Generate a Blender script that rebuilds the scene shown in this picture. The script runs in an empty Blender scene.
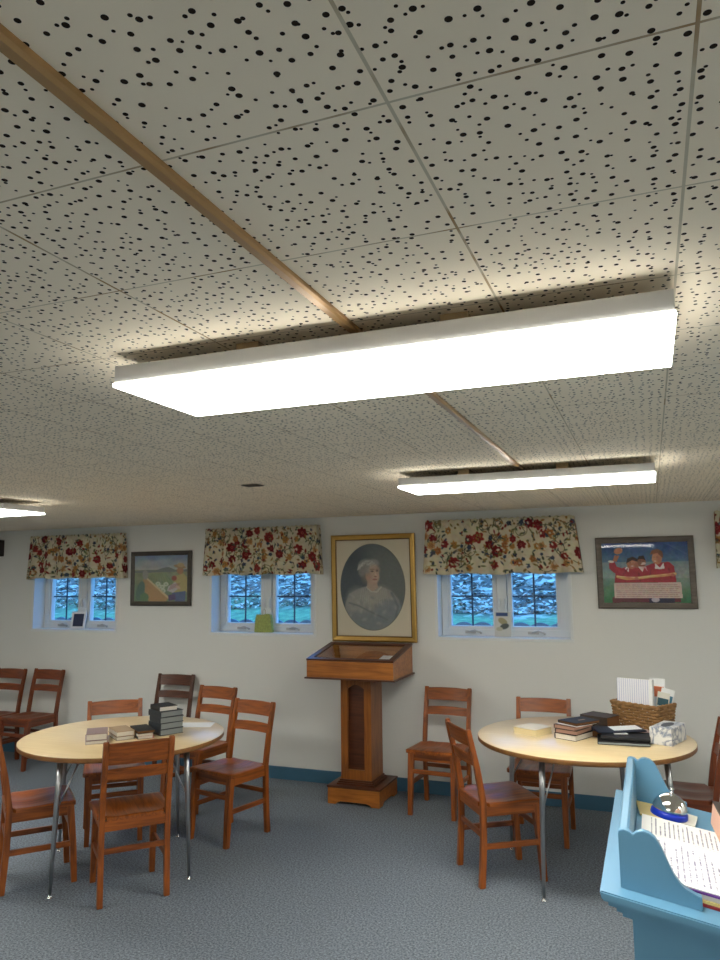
import bpy, bmesh, math, random
import numpy as np
from mathutils import Vector, Matrix, Euler
PI = math.pi
D2R = math.radians
scene = bpy.context.scene
COL = scene.collection

# ------------------------------------------------------------------ colour
def lin(c):
    return tuple(((v/255)/12.92 if v/255 <= .04045 else ((v/255+.055)/1.055)**2.4) for v in c)
def rgba(c):
    return (*lin(c), 1)

# ------------------------------------------------------------------ materials
MATS = {}
def base_mat(name, rough=.5, spec=.5):
    m = bpy.data.materials.new(name); m.use_nodes = True
    nt = m.node_tree; b = nt.nodes['Principled BSDF']
    b.inputs['Roughness'].default_value = rough
    b.inputs['Specular IOR Level'].default_value = spec
    return m, nt, b
def node(nt, typ, **k):
    n = nt.nodes.new(typ)
    for a, v in k.items():
        setattr(n, a, v)
    return n
def math_n(nt, op, a, b=None):
    n = node(nt, 'ShaderNodeMath', operation=op)
    for i, v in enumerate((a, b)):
        if v is None: continue
        if isinstance(v, (int, float)): n.inputs[i].default_value = v
        else: nt.links.new(v, n.inputs[i])
    return n.outputs[0]
def mixc(nt, f, a, b):
    n = node(nt, 'ShaderNodeMix', data_type='RGBA')
    for i, v in ((0, f), (6, a), (7, b)):
        if isinstance(v, (int, float)): n.inputs[i].default_value = v
        elif isinstance(v, tuple): n.inputs[i].default_value = v
        else: nt.links.new(v, n.inputs[i])
    return n.outputs[2]
def coords(nt, scale=(1, 1, 1), kind='Object'):
    tc = node(nt, 'ShaderNodeTexCoord'); mp = node(nt, 'ShaderNodeMapping')
    mp.inputs['Scale'].default_value = scale
    nt.links.new(tc.outputs[kind], mp.inputs[0]); return mp.outputs[0]
def plain(name, c, rough=.5, metal=0, spec=.5, var=.06, nscale=20, bump=0, coat=0):
    """a flat colour with a little procedural variation"""
    m, nt, b = base_mat(name, rough, spec)
    v = coords(nt)
    n = node(nt, 'ShaderNodeTexNoise'); n.inputs['Scale'].default_value = nscale; n.inputs['Detail'].default_value = 4
    nt.links.new(v, n.inputs['Vector'])
    l = lin(c)
    a = tuple(x*(1-var) for x in l)+(1,); d = tuple(min(1, x*(1+var)) for x in l)+(1,)
    nt.links.new(mixc(nt, n.outputs['Fac'], a, d), b.inputs['Base Color'])
    b.inputs['Metallic'].default_value = metal
    b.inputs['Coat Weight'].default_value = coat
    if bump:
        bp = node(nt, 'ShaderNodeBump'); bp.inputs['Strength'].default_value = bump; bp.inputs['Distance'].default_value = .002
        nt.links.new(n.outputs['Fac'], bp.inputs['Height']); nt.links.new(bp.outputs[0], b.inputs['Normal'])
    return m
def wood(name, c1, c2, axis='z', rough=.38, coat=.12):
    m, nt, b = base_mat(name, rough)
    s = {'x': (2.2, 30, 30), 'y': (30, 2.2, 30), 'z': (30, 30, 2.2)}[axis]
    v = coords(nt, s)
    n = node(nt, 'ShaderNodeTexNoise'); n.inputs['Scale'].default_value = 1.6; n.inputs['Detail'].default_value = 6; n.inputs['Distortion'].default_value = .8
    nt.links.new(v, n.inputs['Vector'])
    n2 = node(nt, 'ShaderNodeTexNoise'); n2.inputs['Scale'].default_value = 5; n2.inputs['Detail'].default_value = 2
    nt.links.new(coords(nt), n2.inputs['Vector'])
    r = node(nt, 'ShaderNodeValToRGB'); r.color_ramp.elements[0].position = .32; r.color_ramp.elements[1].position = .68
    r.color_ramp.elements[0].color = rgba(c1); r.color_ramp.elements[1].color = rgba(c2)
    f = math_n(nt, 'ADD', math_n(nt, 'MULTIPLY', n.outputs['Fac'], .65), math_n(nt, 'MULTIPLY', n2.outputs['Fac'], .35))
    nt.links.new(f, r.inputs[0]); nt.links.new(r.outputs[0], b.inputs['Base Color'])
    b.inputs['Coat Weight'].default_value = coat; b.inputs['Coat Roughness'].default_value = .18
    return m
def attr_mat(name, rough=.6, coat=0, sheen=0, bump=0):
    m, nt, b = base_mat(name, rough, .3)
    a = node(nt, 'ShaderNodeVertexColor', layer_name='Col')
    n = node(nt, 'ShaderNodeTexNoise'); n.inputs['Scale'].default_value = 300
    nt.links.new(coords(nt), n.inputs['Vector'])
    c = mixc(nt, .12, a.outputs[0], n.outputs['Color'])
    mm = node(nt, 'ShaderNodeMix', data_type='RGBA', blend_type='MULTIPLY'); mm.inputs[0].default_value = .15
    nt.links.new(a.outputs[0], mm.inputs[6]); nt.links.new(n.outputs['Color'], mm.inputs[7])
    nt.links.new(mm.outputs[2], b.inputs['Base Color']); b.inputs['Coat Weight'].default_value = coat
    if bump:
        bp = node(nt, 'ShaderNodeBump'); bp.inputs['Strength'].default_value = bump; bp.inputs['Distance'].default_value = .001
        nt.links.new(n.outputs['Fac'], bp.inputs['Height']); nt.links.new(bp.outputs[0], b.inputs['Normal'])
    return m
def glass_mat(name, tint=(1, 1, 1, 1)):
    m = bpy.data.materials.new(name); m.use_nodes = True; nt = m.node_tree
    for n in list(nt.nodes):
        if n.type != 'OUTPUT_MATERIAL': nt.nodes.remove(n)
    out = [n for n in nt.nodes if n.type == 'OUTPUT_MATERIAL'][0]
    tr = node(nt, 'ShaderNodeBsdfTransparent'); tr.inputs[0].default_value = tint
    gl = node(nt, 'ShaderNodeBsdfGlossy'); gl.inputs['Roughness'].default_value = .03
    fr = node(nt, 'ShaderNodeFresnel'); fr.inputs[0].default_value = 1.5
    n = node(nt, 'ShaderNodeTexNoise'); n.inputs['Scale'].default_value = 3
    nt.links.new(coords(nt), n.inputs['Vector'])
    f = math_n(nt, 'MULTIPLY', fr.outputs[0], math_n(nt, 'ADD', math_n(nt, 'MULTIPLY', n.outputs['Fac'], .1), .95))
    ge = node(nt, 'ShaderNodeNewGeometry')     # only the outer faces of the thin sheet reflect
    f = math_n(nt, 'MULTIPLY', f, math_n(nt, 'SUBTRACT', 1.0, ge.outputs['Backfacing']))
    mx = node(nt, 'ShaderNodeMixShader')
    nt.links.new(f, mx.inputs[0]); nt.links.new(tr.outputs[0], mx.inputs[1]); nt.links.new(gl.outputs[0], mx.inputs[2])
    nt.links.new(mx.outputs[0], out.inputs[0]); return m

# ---- ceiling: drilled 12 inch tiles
TX0, TY0, TP, TPY = -0.235, 0.696, .3065, .312
def ceiling_mat():
    m, nt, b = base_mat('perforated_ceiling_tile', .85, .2)
    tc = node(nt, 'ShaderNodeTexCoord'); sp = node(nt, 'ShaderNodeSeparateXYZ')
    nt.links.new(tc.outputs['Object'], sp.inputs[0])
    X = math_n(nt, 'DIVIDE', math_n(nt, 'SUBTRACT', sp.outputs[0], TX0), TP)
    Y = math_n(nt, 'DIVIDE', math_n(nt, 'SUBTRACT', sp.outputs[1], TY0), TPY)
    def holes(N, off, seed, rmin, rmax, prob, jit):
        x = math_n(nt, 'ADD', math_n(nt, 'MULTIPLY', X, float(N)), off); y = math_n(nt, 'ADD', math_n(nt, 'MULTIPLY', Y, float(N)), off)
        ix = math_n(nt, 'FLOOR', x); iy = math_n(nt, 'FLOOR', y)
        cb = node(nt, 'ShaderNodeCombineXYZ'); nt.links.new(ix, cb.inputs[0]); nt.links.new(iy, cb.inputs[1]); cb.inputs[2].default_value = seed
        wn = node(nt, 'ShaderNodeTexWhiteNoise', noise_dimensions='3D'); nt.links.new(cb.outputs[0], wn.inputs[0])
        sc = node(nt, 'ShaderNodeSeparateColor'); nt.links.new(wn.outputs['Color'], sc.inputs[0])
        fx = math_n(nt, 'SUBTRACT', math_n(nt, 'SUBTRACT', x, ix), math_n(nt, 'ADD', math_n(nt, 'MULTIPLY', sc.outputs[0], jit), .5-jit/2))
        fy = math_n(nt, 'SUBTRACT', math_n(nt, 'SUBTRACT', y, iy), math_n(nt, 'ADD', math_n(nt, 'MULTIPLY', sc.outputs[1], jit), .5-jit/2))
        d = math_n(nt, 'SQRT', math_n(nt, 'ADD', math_n(nt, 'MULTIPLY', fx, fx), math_n(nt, 'MULTIPLY', fy, fy)))
        d = math_n(nt, 'MULTIPLY', d, TP/N)
        r = math_n(nt, 'ADD', math_n(nt, 'MULTIPLY', sc.outputs[2], rmax-rmin), rmin)
        inside = math_n(nt, 'LESS_THAN', d, r)
        keep = math_n(nt, 'LESS_THAN', wn.outputs['Value'], prob)
        return math_n(nt, 'MULTIPLY', inside, keep)
    h1 = holes(12, 0, 1.5, .0030, .0040, .80, .66)
    h2 = holes(13, 0, 7.5, .0019, .0026, .60, .74)
    h = math_n(nt, 'MAXIMUM', h1, h2)
    def groove(T, P, w):
        f = math_n(nt, 'SUBTRACT', T, math_n(nt, 'FLOOR', math_n(nt, 'ADD', T, .5)))
        a = math_n(nt, 'MULTIPLY', math_n(nt, 'ABSOLUTE', f), P)
        return math_n(nt, 'LESS_THAN', a, w)
    g = math_n(nt, 'MAXIMUM', groove(X, TP, .0021), groove(Y, TPY, .0017))
    h = math_n(nt, 'MULTIPLY', h, math_n(nt, 'SUBTRACT', 1.0, g))
    n = node(nt, 'ShaderNodeTexNoise'); n.inputs['Scale'].default_value = 2.2; n.inputs['Detail'].default_value = 3
    nt.links.new(tc.outputs['Object'], n.inputs['Vector'])
    face = mixc(nt, n.outputs['Fac'], rgba((246, 231, 205)), rgba((252, 239, 216)))
    # old glue stains along the joints
    n3 = node(nt, 'ShaderNodeTexNoise'); n3.inputs['Scale'].default_value = 9; nt.links.new(tc.outputs['Object'], n3.inputs['Vector'])
    st = node(nt, 'ShaderNodeMapRange'); st.inputs[1].default_value = .5; st.inputs[2].default_value = .68
    nt.links.new(n3.outputs['Fac'], st.inputs[0])
    joint = mixc(nt, st.outputs[0], rgba((206, 194, 168)), rgba((170, 134, 88)))
    c = mixc(nt, g, face, joint)
    c = mixc(nt, h, c, rgba((40, 28, 18)))  # darkness inside the drilled holes is put into the colour
    nt.links.new(c, b.inputs['Base Color'])
    bp = node(nt, 'ShaderNodeBump'); bp.inputs['Strength'].default_value = .6; bp.inputs['Distance'].default_value = .004; bp.invert = True
    nt.links.new(math_n(nt, 'MAXIMUM', h, math_n(nt, 'MULTIPLY', g, .3)), bp.inputs['Height']); nt.links.new(bp.outputs[0], b.inputs['Normal'])
    return m
def carpet_mat():
    m, nt, b = base_mat('grey_loop_carpet', .95, .1)
    n = node(nt, 'ShaderNodeTexNoise'); n.inputs['Scale'].default_value = 95; n.inputs['Detail'].default_value = 4; n.inputs['Roughness'].default_value = .8
    nt.links.new(coords(nt), n.inputs['Vector'])
    n2 = node(nt, 'ShaderNodeTexNoise'); n2.inputs['Scale'].default_value = 1.3; nt.links.new(coords(nt), n2.inputs['Vector'])
    r = node(nt, 'ShaderNodeValToRGB'); r.color_ramp.elements[0].position = .34; r.color_ramp.elements[1].position = .68
    r.color_ramp.elements[0].color = rgba((62, 68, 76)); r.color_ramp.elements[1].color = rgba((162, 172, 182))
    nt.links.new(n.outputs['Fac'], r.inputs[0])
    c = mixc(nt, math_n(nt, 'MULTIPLY', n2.outputs['Fac'], .35), r.outputs[0], rgba((92, 99, 108)))
    nt.links.new(c, b.inputs['Base Color'])
    bp = node(nt, 'ShaderNodeBump'); bp.inputs['Strength'].default_value = .6; bp.inputs['Distance'].default_value = .004
    nt.links.new(n.outputs['Fac'], bp.inputs['Height']); nt.links.new(bp.outputs[0], b.inputs['Normal'])
    return m
def lens_mat():
    m, nt, b = base_mat('light_diffuser', .5)
    b.inputs['Base Color'].default_value = (.8, .8, .8, 1)
    tc = node(nt, 'ShaderNodeTexCoord'); sp = node(nt, 'ShaderNodeSeparateXYZ'); nt.links.new(tc.outputs['Object'], sp.inputs[0])
    # two tubes behind the lens: a little brighter along the middle
    a = math_n(nt, 'ABSOLUTE', sp.outputs[1]); a = math_n(nt, 'MULTIPLY', a, -1.6)
    s = math_n(nt, 'MULTIPLY', math_n(nt, 'ADD', a, 1.1), LIGHT_STRENGTH)
    b.inputs['Emission Color'].default_value = (1.0, .985, .915, 1)
    nt.links.new(s, b.inputs['Emission Strength'])
    return m
LIGHT_STRENGTH = 17.5

def text_mat(name, paper, ink, lines=60, axis=0, density=.55, margin=.07):
    """paper with rows of small unreadable print; uses UV, rows run along u (axis 0)"""
    m, nt, b = base_mat(name, .6, .3)
    tc = node(nt, 'ShaderNodeTexCoord'); sp = node(nt, 'ShaderNodeSeparateXYZ'); nt.links.new(tc.outputs['UV'], sp.inputs[0])
    u, v = (sp.outputs[0], sp.outputs[1]) if axis == 0 else (sp.outputs[1], sp.outputs[0])
    row = math_n(nt, 'MULTIPLY', v, float(lines)); ir = math_n(nt, 'FLOOR', row); fr = math_n(nt, 'SUBTRACT', row, ir)
    on = math_n(nt, 'LESS_THAN', fr, .34)
    cb = node(nt, 'ShaderNodeCombineXYZ'); nt.links.new(math_n(nt, 'MULTIPLY', u, 60.0), cb.inputs[0]); nt.links.new(math_n(nt, 'MULTIPLY', ir, 3.7), cb.inputs[1])
    n = node(nt, 'ShaderNodeTexNoise'); n.inputs['Scale'].default_value = 1.0; nt.links.new(cb.outputs[0], n.inputs['Vector'])
    word = math_n(nt, 'LESS_THAN', n.outputs['Fac'], density)
    # ragged line lengths and blank lines
    wn = node(nt, 'ShaderNodeTexWhiteNoise', noise_dimensions='1D'); nt.links.new(ir, wn.inputs['W'])
    ln = math_n(nt, 'LESS_THAN', u, math_n(nt, 'ADD', math_n(nt, 'MULTIPLY', wn.outputs['Value'], .5), .55))
    m1 = math_n(nt, 'GREATER_THAN', u, margin); m2 = math_n(nt, 'LESS_THAN', u, 1-margin)
    m3 = math_n(nt, 'GREATER_THAN', v, margin); m4 = math_n(nt, 'LESS_THAN', v, 1-margin)
    f = on
    for k in (word, ln, m1, m2, m3, m4): f = math_n(nt, 'MULTIPLY', f, k)
    nt.links.new(mixc(nt, f, rgba(paper), rgba(ink)), b.inputs['Base Color'])
    return m
def stripe_mat(name, c1, c2, n=14, w=.12, axis=0):
    m, nt, b = base_mat(name, .55, .3)
    tc = node(nt, 'ShaderNodeTexCoord'); sp = node(nt, 'ShaderNodeSeparateXYZ'); nt.links.new(tc.outputs['UV'], sp.inputs[0])
    r = math_n(nt, 'MULTIPLY', sp.outputs[axis], float(n)); f = math_n(nt, 'SUBTRACT', r, math_n(nt, 'FLOOR', r))
    nt.links.new(mixc(nt, math_n(nt, 'LESS_THAN', f, w), rgba(c1), rgba(c2)), b.inputs['Base Color'])
    return m
def pages_mat(name, c):
    m, nt, b = base_mat(name, .8, .2)
    n = node(nt, 'ShaderNodeTexNoise'); n.inputs['Scale'].default_value = 1; n.inputs['Detail'].default_value = 2
    nt.links.new(coords(nt, (8, 8, 900)), n.inputs['Vector'])
    l = lin(c); nt.links.new(mixc(nt, n.outputs['Fac'], tuple(x*.8 for x in l)+(1,), tuple(min(1, x*1.15) for x in l)+(1,)), b.inputs['Base Color'])
    return m
def marble_mat():
    m, nt, b = base_mat('marbled_card', .4)
    n = node(nt, 'ShaderNodeTexNoise'); n.inputs['Scale'].default_value = 6; n.inputs['Detail'].default_value = 3; n.inputs['Distortion'].default_value = 2.5
    nt.links.new(coords(nt), n.inputs['Vector'])
    r = node(nt, 'ShaderNodeValToRGB'); e = r.color_ramp.elements
    e[0].position = .42; e[0].color = rgba((232, 232, 228)); e[1].position = .62; e[1].color = rgba((236, 234, 228))
    x = e.new(.52); x.color = rgba((128, 140, 162)); y = e.new(.56); y.color = rgba((214, 214, 214))
    nt.links.new(n.outputs['Fac'], r.inputs[0]); nt.links.new(r.outputs[0], b.inputs['Base Color'])
    return m
def ground_mat():
    m, nt, b = base_mat('leaf_strewn_bank', .9, .2)
    tc = node(nt, 'ShaderNodeTexCoord'); sp = node(nt, 'ShaderNodeSeparateXYZ'); nt.links.new(tc.outputs['Object'], sp.inputs[0])
    n = node(nt, 'ShaderNodeTexNoise'); n.inputs['Scale'].default_value = 1.1; n.inputs['Detail'].default_value = 4
    nt.links.new(tc.outputs['Object'], n.inputs['Vector'])
    t = math_n(nt, 'ADD', sp.outputs[1], math_n(nt, 'MULTIPLY', n.outputs['Fac'], 2.2))
    mr = node(nt, 'ShaderNodeMapRange'); mr.inputs[1].default_value = 8.1; mr.inputs[2].default_value = 8.7; nt.links.new(t, mr.inputs[0])
    v = node(nt, 'ShaderNodeTexVoronoi'); v.inputs['Scale'].default_value = 11; nt.links.new(tc.outputs['Object'], v.inputs['Vector'])
    sc = node(nt, 'ShaderNodeSeparateColor'); nt.links.new(v.outputs['Color'], sc.inputs[0])
    r = node(nt, 'ShaderNodeValToRGB'); e = r.color_ramp.elements
    e[0].position = 0; e[0].color = rgba((58, 52, 46)); e[1].position = 1; e[1].color = rgba((225, 205, 180))
    k = e.new(.6); k.color = rgba((130, 110, 95))
    nt.links.new(sc.outputs[0], r.inputs[0])
    v2 = node(nt, 'ShaderNodeTexNoise'); v2.inputs['Scale'].default_value = 14; v2.inputs['Detail'].default_value = 5; nt.links.new(tc.outputs['Object'], v2.inputs['Vector'])
    gr = mixc(nt, v2.outputs['Fac'], rgba((30, 60, 40)), rgba((170, 200, 140)))
    nt.links.new(mixc(nt, mr.outputs[0], gr, r.outputs[0]), b.inputs['Base Color'])
    return m

M = dict(
    ceiling=ceiling_mat(), carpet=carpet_mat(), lens=lens_mat(),
    wall=plain('grey_wall_paint', (222, 222, 217), .75, var=.012, nscale=3, spec=.25),
    base=plain('blue_vinyl_base', (70, 112, 138), .45, var=.05),
    housing=plain('white_enamel', (205, 203, 200), .4, var=.01),
    block=plain('raw_wood_block', (164, 140, 104), .8, var=.12, nscale=40),
    raceway=plain('tan_metal_raceway', (176, 138, 90), .3, metal=.35, var=.04),
    vinyl=plain('white_window_vinyl', (222, 224, 222), .4, var=.01),
    muntin=plain('grille_bar', (60, 84, 108), .5),
    crank=plain('crank_hardware', (190, 186, 176), .35, metal=.5),
    wv=wood('oak_stain_vertical', (88, 40, 8), (176, 94, 28), 'z'), wh=wood('oak_stain_across', (88, 40, 8), (176, 94, 28), 'x'), wy=wood('oak_stain_lengthwise', (88, 40, 8), (176, 94, 28), 'y'),
    rv=wood('red_stain_vertical', (80, 34, 12), (140, 68, 28), 'z'), rh=wood('red_stain_across', (80, 34, 12), (140, 68, 28), 'x'), ry=wood('red_stain_lengthwise', (80, 34, 12), (140, 68, 28), 'y'),
    dv=wood('walnut_stain_vertical', (58, 32, 20), (104, 58, 36), 'z'), dh=wood('walnut_stain_across', (58, 32, 20), (104, 58, 36), 'x'), dy=wood('walnut_stain_lengthwise', (58, 32, 20), (104, 58, 36), 'y'),
    lv=wood('lectern_wood_vertical', (108, 58, 18), (162, 98, 38), 'z', .35), lh=wood('lectern_wood_across', (126, 70, 22), (188, 116, 46), 'x', .35),
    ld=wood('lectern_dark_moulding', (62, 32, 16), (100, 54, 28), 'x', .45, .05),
    laminate=wood('maple_laminate', (222, 196, 148), (236, 213, 168), 'x', .3, .15),
    tedge=wood('table_edge_wood', (120, 76, 34), (158, 108, 56), 'x', .4),
    chrome=plain('brushed_steel', (176, 178, 180), .28, metal=1, var=.04),
    brightchrome=plain('bright_chrome', (225, 225, 225), .1, metal=1, var=.02),
    gold=plain('gilt_frame', (182, 146, 78), .36, metal=.75, var=.12, nscale=30, bump=.2),
    golddark=plain('dark_gilt_edge', (96, 72, 40), .5, metal=.4),
    greywood=wood('grey_brown_frame', (84, 76, 68), (116, 106, 96), 'x', .5, 0),
    darkframe=wood('dark_grey_frame', (58, 52, 46), (84, 76, 66), 'x', .5, 0),
    print=attr_mat('painted_print', .5), cloth=attr_mat('floral_cotton', .9, bump=.3),
    glass=glass_mat('clear_glass'),
    board=plain('backing_board', (120, 108, 90), .8),
    bluep=plain('blue_desk_paint', (98, 148, 178), .38, var=.04, nscale=12, coat=.2),
    bellblue=plain('cobalt_blue_base', (20, 52, 190), .3),
    page_t=text_mat('printed_page', (236, 234, 230), (120, 118, 132), 30, 1),
    page_t2=text_mat('printed_sheet', (240, 240, 240), (138, 134, 154), 26, 1, .53),
    ruled=stripe_mat('ruled_paper', (234, 234, 240), (168, 172, 206), 15, .16),
    white=plain('white_paper', (236, 236, 234), .6, var=.01),
    offwhite=plain('off_white_card', (222, 218, 204), .6, var=.02),
    blackc=plain('black_leather', (22, 21, 22), .55, var=.15, nscale=80, bump=.2),
    navy=plain('navy_cover', (22, 28, 44), .55, var=.1),
    slate=plain('slate_blue_cloth', (40, 46, 52), .6, var=.1, nscale=60),
    mauve=plain('mauve_grey_cover', (150, 128, 124), .5, var=.06),
    tan=plain('tan_cover', (166, 142, 112), .55, var=.06), cream=plain('cream_cover', (218, 206, 176), .5, var=.04),
    brown=plain('brown_leather', (84, 58, 46), .45, var=.15, nscale=60),
    dkbrown=plain('dark_brown_leather', (58, 44, 34), .5, var=.2, nscale=50),
    pgw=pages_mat('white_pages', (226, 220, 208)), pgg=pages_mat('grey_pages', (138, 144, 144)), pgp=pages_mat('pinkish_pages', (176, 140, 124)),
    pgy=pages_mat('cream_pages', (232, 216, 170)), pgb=pages_mat('brown_pages', (112, 78, 50)),
    seagrass=plain('woven_seagrass', (146, 110, 68), .8, var=.45, nscale=55, bump=.3), bdark=plain('basket_dark', (66, 48, 32), .9),
    marble=marble_mat(), slot=plain('grey_tissue_slot', (90, 92, 96), .7),
    orange=plain('orange_print', (226, 128, 84), .5), blue1=plain('blue_print', (70, 140, 176), .5), teal=plain('dark_teal_print', (44, 84, 96), .5),
    green=plain('green_yellow_print', (150, 160, 80), .5, var=.5, nscale=50), pink=plain('peach_card', (226, 176, 150), .6),
    purple=plain('purple_print', (110, 60, 150), .5), red=plain('red_print', (150, 40, 44), .5), yellow=plain('yellow_print', (226, 200, 130), .5),
    speaker=plain('dark_speaker_wood', (44, 30, 24), .6), speakercloth=plain('black_grille_cloth', (22, 20, 20), .9, var=.3, nscale=200),
    vent=plain('dark_vent_metal', (104, 92, 80), .5),
    ground=ground_mat(), leaf=plain('pale_fallen_leaf', (225, 200, 175), .6, var=.3, nscale=3), dryleaf=plain('brown_fallen_leaf', (130, 92, 70), .7, var=.3, nscale=3),
    foliage=plain('dark_evergreen', (40, 66, 44), .8, var=.5, nscale=9), trunk=plain('bark', (70, 62, 54), .9, var=.3, nscale=12),
    edging=plain('grey_edging', (120, 130, 140), .5),
    darkpic=plain('dark_picture', (52, 60, 84), .4, var=.4, nscale=40),
)

# ------------------------------------------------------------------ mesh helpers
class MB:
    def __init__(s):
        s.bm = bmesh.new(); s.uv = None
    def box(s, c, size, rot=None, bevel=0, mi=0):
        t = bmesh.new()
        bmesh.ops.create_cube(t, size=1)
        bmesh.ops.scale(t, vec=Vector(size), verts=t.verts)
        if bevel: bmesh.ops.bevel(t, geom=list(t.edges), offset=bevel, segments=2, affect='EDGES', profile=.6)
        mt = Matrix.Translation(Vector(c))
        if rot: mt = mt @ Euler(rot).to_matrix().to_4x4()
        s.add(t, mt, mi); return s
    def add(s, t, mt=None, mi=0):
        if mt is not None: bmesh.ops.transform(t, matrix=mt, verts=t.verts)
        mp = {}
        for v in t.verts: mp[v] = s.bm.verts.new(v.co)
        for f in t.faces:
            try:
                nf = s.bm.faces.new([mp[v] for v in f.verts]); nf.material_index = mi; nf.smooth = f.smooth
            except ValueError: pass
        t.free()
    def prism(s, pts, axis, a, b, mi=0, bevel=0):
        """extrude a 2-d outline along axis from a to b"""
        t = bmesh.new()
        def P(p, k):
            return {'x': (k, p[0], p[1]), 'y': (p[0], k, p[1]), 'z': (p[0], p[1], k)}[axis]
        A = [t.verts.new(P(p, a)) for p in pts]; B = [t.verts.new(P(p, b)) for p in pts]
        t.faces.new(A); t.faces.new(B[::-1])
        n = len(pts)
        for i in range(n): t.faces.new([A[i], B[i], B[(i+1) % n], A[(i+1) % n]])
        bmesh.ops.recalc_face_normals(t, faces=t.faces)
        if bevel: bmesh.ops.bevel(t, geom=list(t.edges), offset=bevel, segments=2, affect='EDGES')
        s.add(t, None, mi); return s
    def tube(s, pts, r, seg=10, mi=0, closed=False):
        t = bmesh.new(); n = len(pts); pts = [Vector(p) for p in pts]
        rr = r if isinstance(r, (list, tuple)) else [r]*n
        rings = []; up = None
        for i, p in enumerate(pts):
            if closed: d = pts[(i+1) % n]-pts[i-1]
            else: d = pts[min(i+1, n-1)]-pts[max(i-1, 0)]
            d.normalize()
            if up is None: up = d.orthogonal().normalized()
            up = (up-d*up.dot(d)).normalized(); w = d.cross(up)
            rings.append([t.verts.new(p+(up*math.cos(2*PI*k/seg)+w*math.sin(2*PI*k/seg))*rr[i]) for k in range(seg)])
        m = n if closed else n-1
        for i in range(m):
            A, B = rings[i], rings[(i+1) % n]
            for k in range(seg):
                f = t.faces.new([A[k], A[(k+1) % seg], B[(k+1) % seg], B[k]]); f.smooth = True
        if not closed: t.faces.new(rings[0][::-1]); t.faces.new(rings[-1])
        bmesh.ops.recalc_face_normals(t, faces=t.faces)
        s.add(t, None, mi); return s
    def lathe(s, prof, c=(0, 0, 0), seg=32, mi=0):
        t = bmesh.new(); rings = []
        for r, z in prof:
            if r < 1e-6: rings.append([t.verts.new((c[0], c[1], c[2]+z))])
            else: rings.append([t.verts.new((c[0]+r*math.cos(2*PI*k/seg), c[1]+r*math.sin(2*PI*k/seg), c[2]+z)) for k in range(seg)])
        for A, B in zip(rings, rings[1:]):
            for k in range(seg):
                a, b = A[k % len(A)], A[(k+1) % len(A)]; d, e = B[k % len(B)], B[(k+1) % len(B)]
                vs = []
                for v in (a, b, e, d):
                    if v not in vs: vs.append(v)
                if len(vs) > 2: f = t.faces.new(vs); f.smooth = True
        bmesh.ops.recalc_face_normals(t, faces=t.faces)
        s.add(t, None, mi); return s
    def build(s, name, mats, parent=None, loc=(0, 0, 0), rot=(0, 0, 0), uv=False):
        me = bpy.data.meshes.new(name); s.bm.normal_update(); s.bm.to_mesh(me); s.bm.free()
        for m in (mats if isinstance(mats, (list, tuple)) else [mats]): me.materials.append(m)
        o = bpy.data.objects.new(name, me); COL.objects.link(o)
        o.location = loc; o.rotation_euler = rot
        if parent: o.parent = parent
        return o
def tag(o, label, cat, group=None, kind=None):
    o['label'] = label; o['category'] = cat
    if group: o['group'] = group
    if kind: o['kind'] = kind
    return o
def thing(name, label, cat, loc=(0, 0, 0), rz=0, group=None, rot=None):
    o = bpy.data.objects.new(name, None); COL.objects.link(o)
    o.empty_display_size = .1; o.location = loc; o.rotation_euler = rot or (0, 0, rz)
    return tag(o, label, cat, group)
def struct(o, label=None, cat=None):
    o['kind'] = 'structure'
    if label: o['label'] = label; o['category'] = cat
    return o
def dup(root, loc, rz, label, group=None):
    r = root.copy(); COL.objects.link(r); r.location = loc; r.rotation_euler = (0, 0, rz); r['label'] = label
    if group: r['group'] = group
    for ch in list(root.children):
        c = ch.copy(); COL.objects.link(c); c.parent = r
        for g in list(ch.children):
            d = g.copy(); COL.objects.link(d); d.parent = c
    return r
def uv_quad(name, mat, w, h, parent=None, loc=(0, 0, 0), rot=(0, 0, 0), thick=.001):
    """thin sheet in its local xy plane, UV 0..1 on the top"""
    bm = bmesh.new(); bmesh.ops.create_cube(bm, size=1); bmesh.ops.scale(bm, vec=(w, h, thick), verts=bm.verts)
    l = bm.loops.layers.uv.new('UVMap')
    for f in bm.faces:
        for lp in f.loops: lp[l].uv = (lp.vert.co.x/w+.5, lp.vert.co.y/h+.5)
    me = bpy.data.meshes.new(name); bm.to_mesh(me); bm.free(); me.materials.append(mat)
    o = bpy.data.objects.new(name, me); COL.objects.link(o); o.location = loc; o.rotation_euler = rot
    if parent: o.parent = parent
    return o

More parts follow.
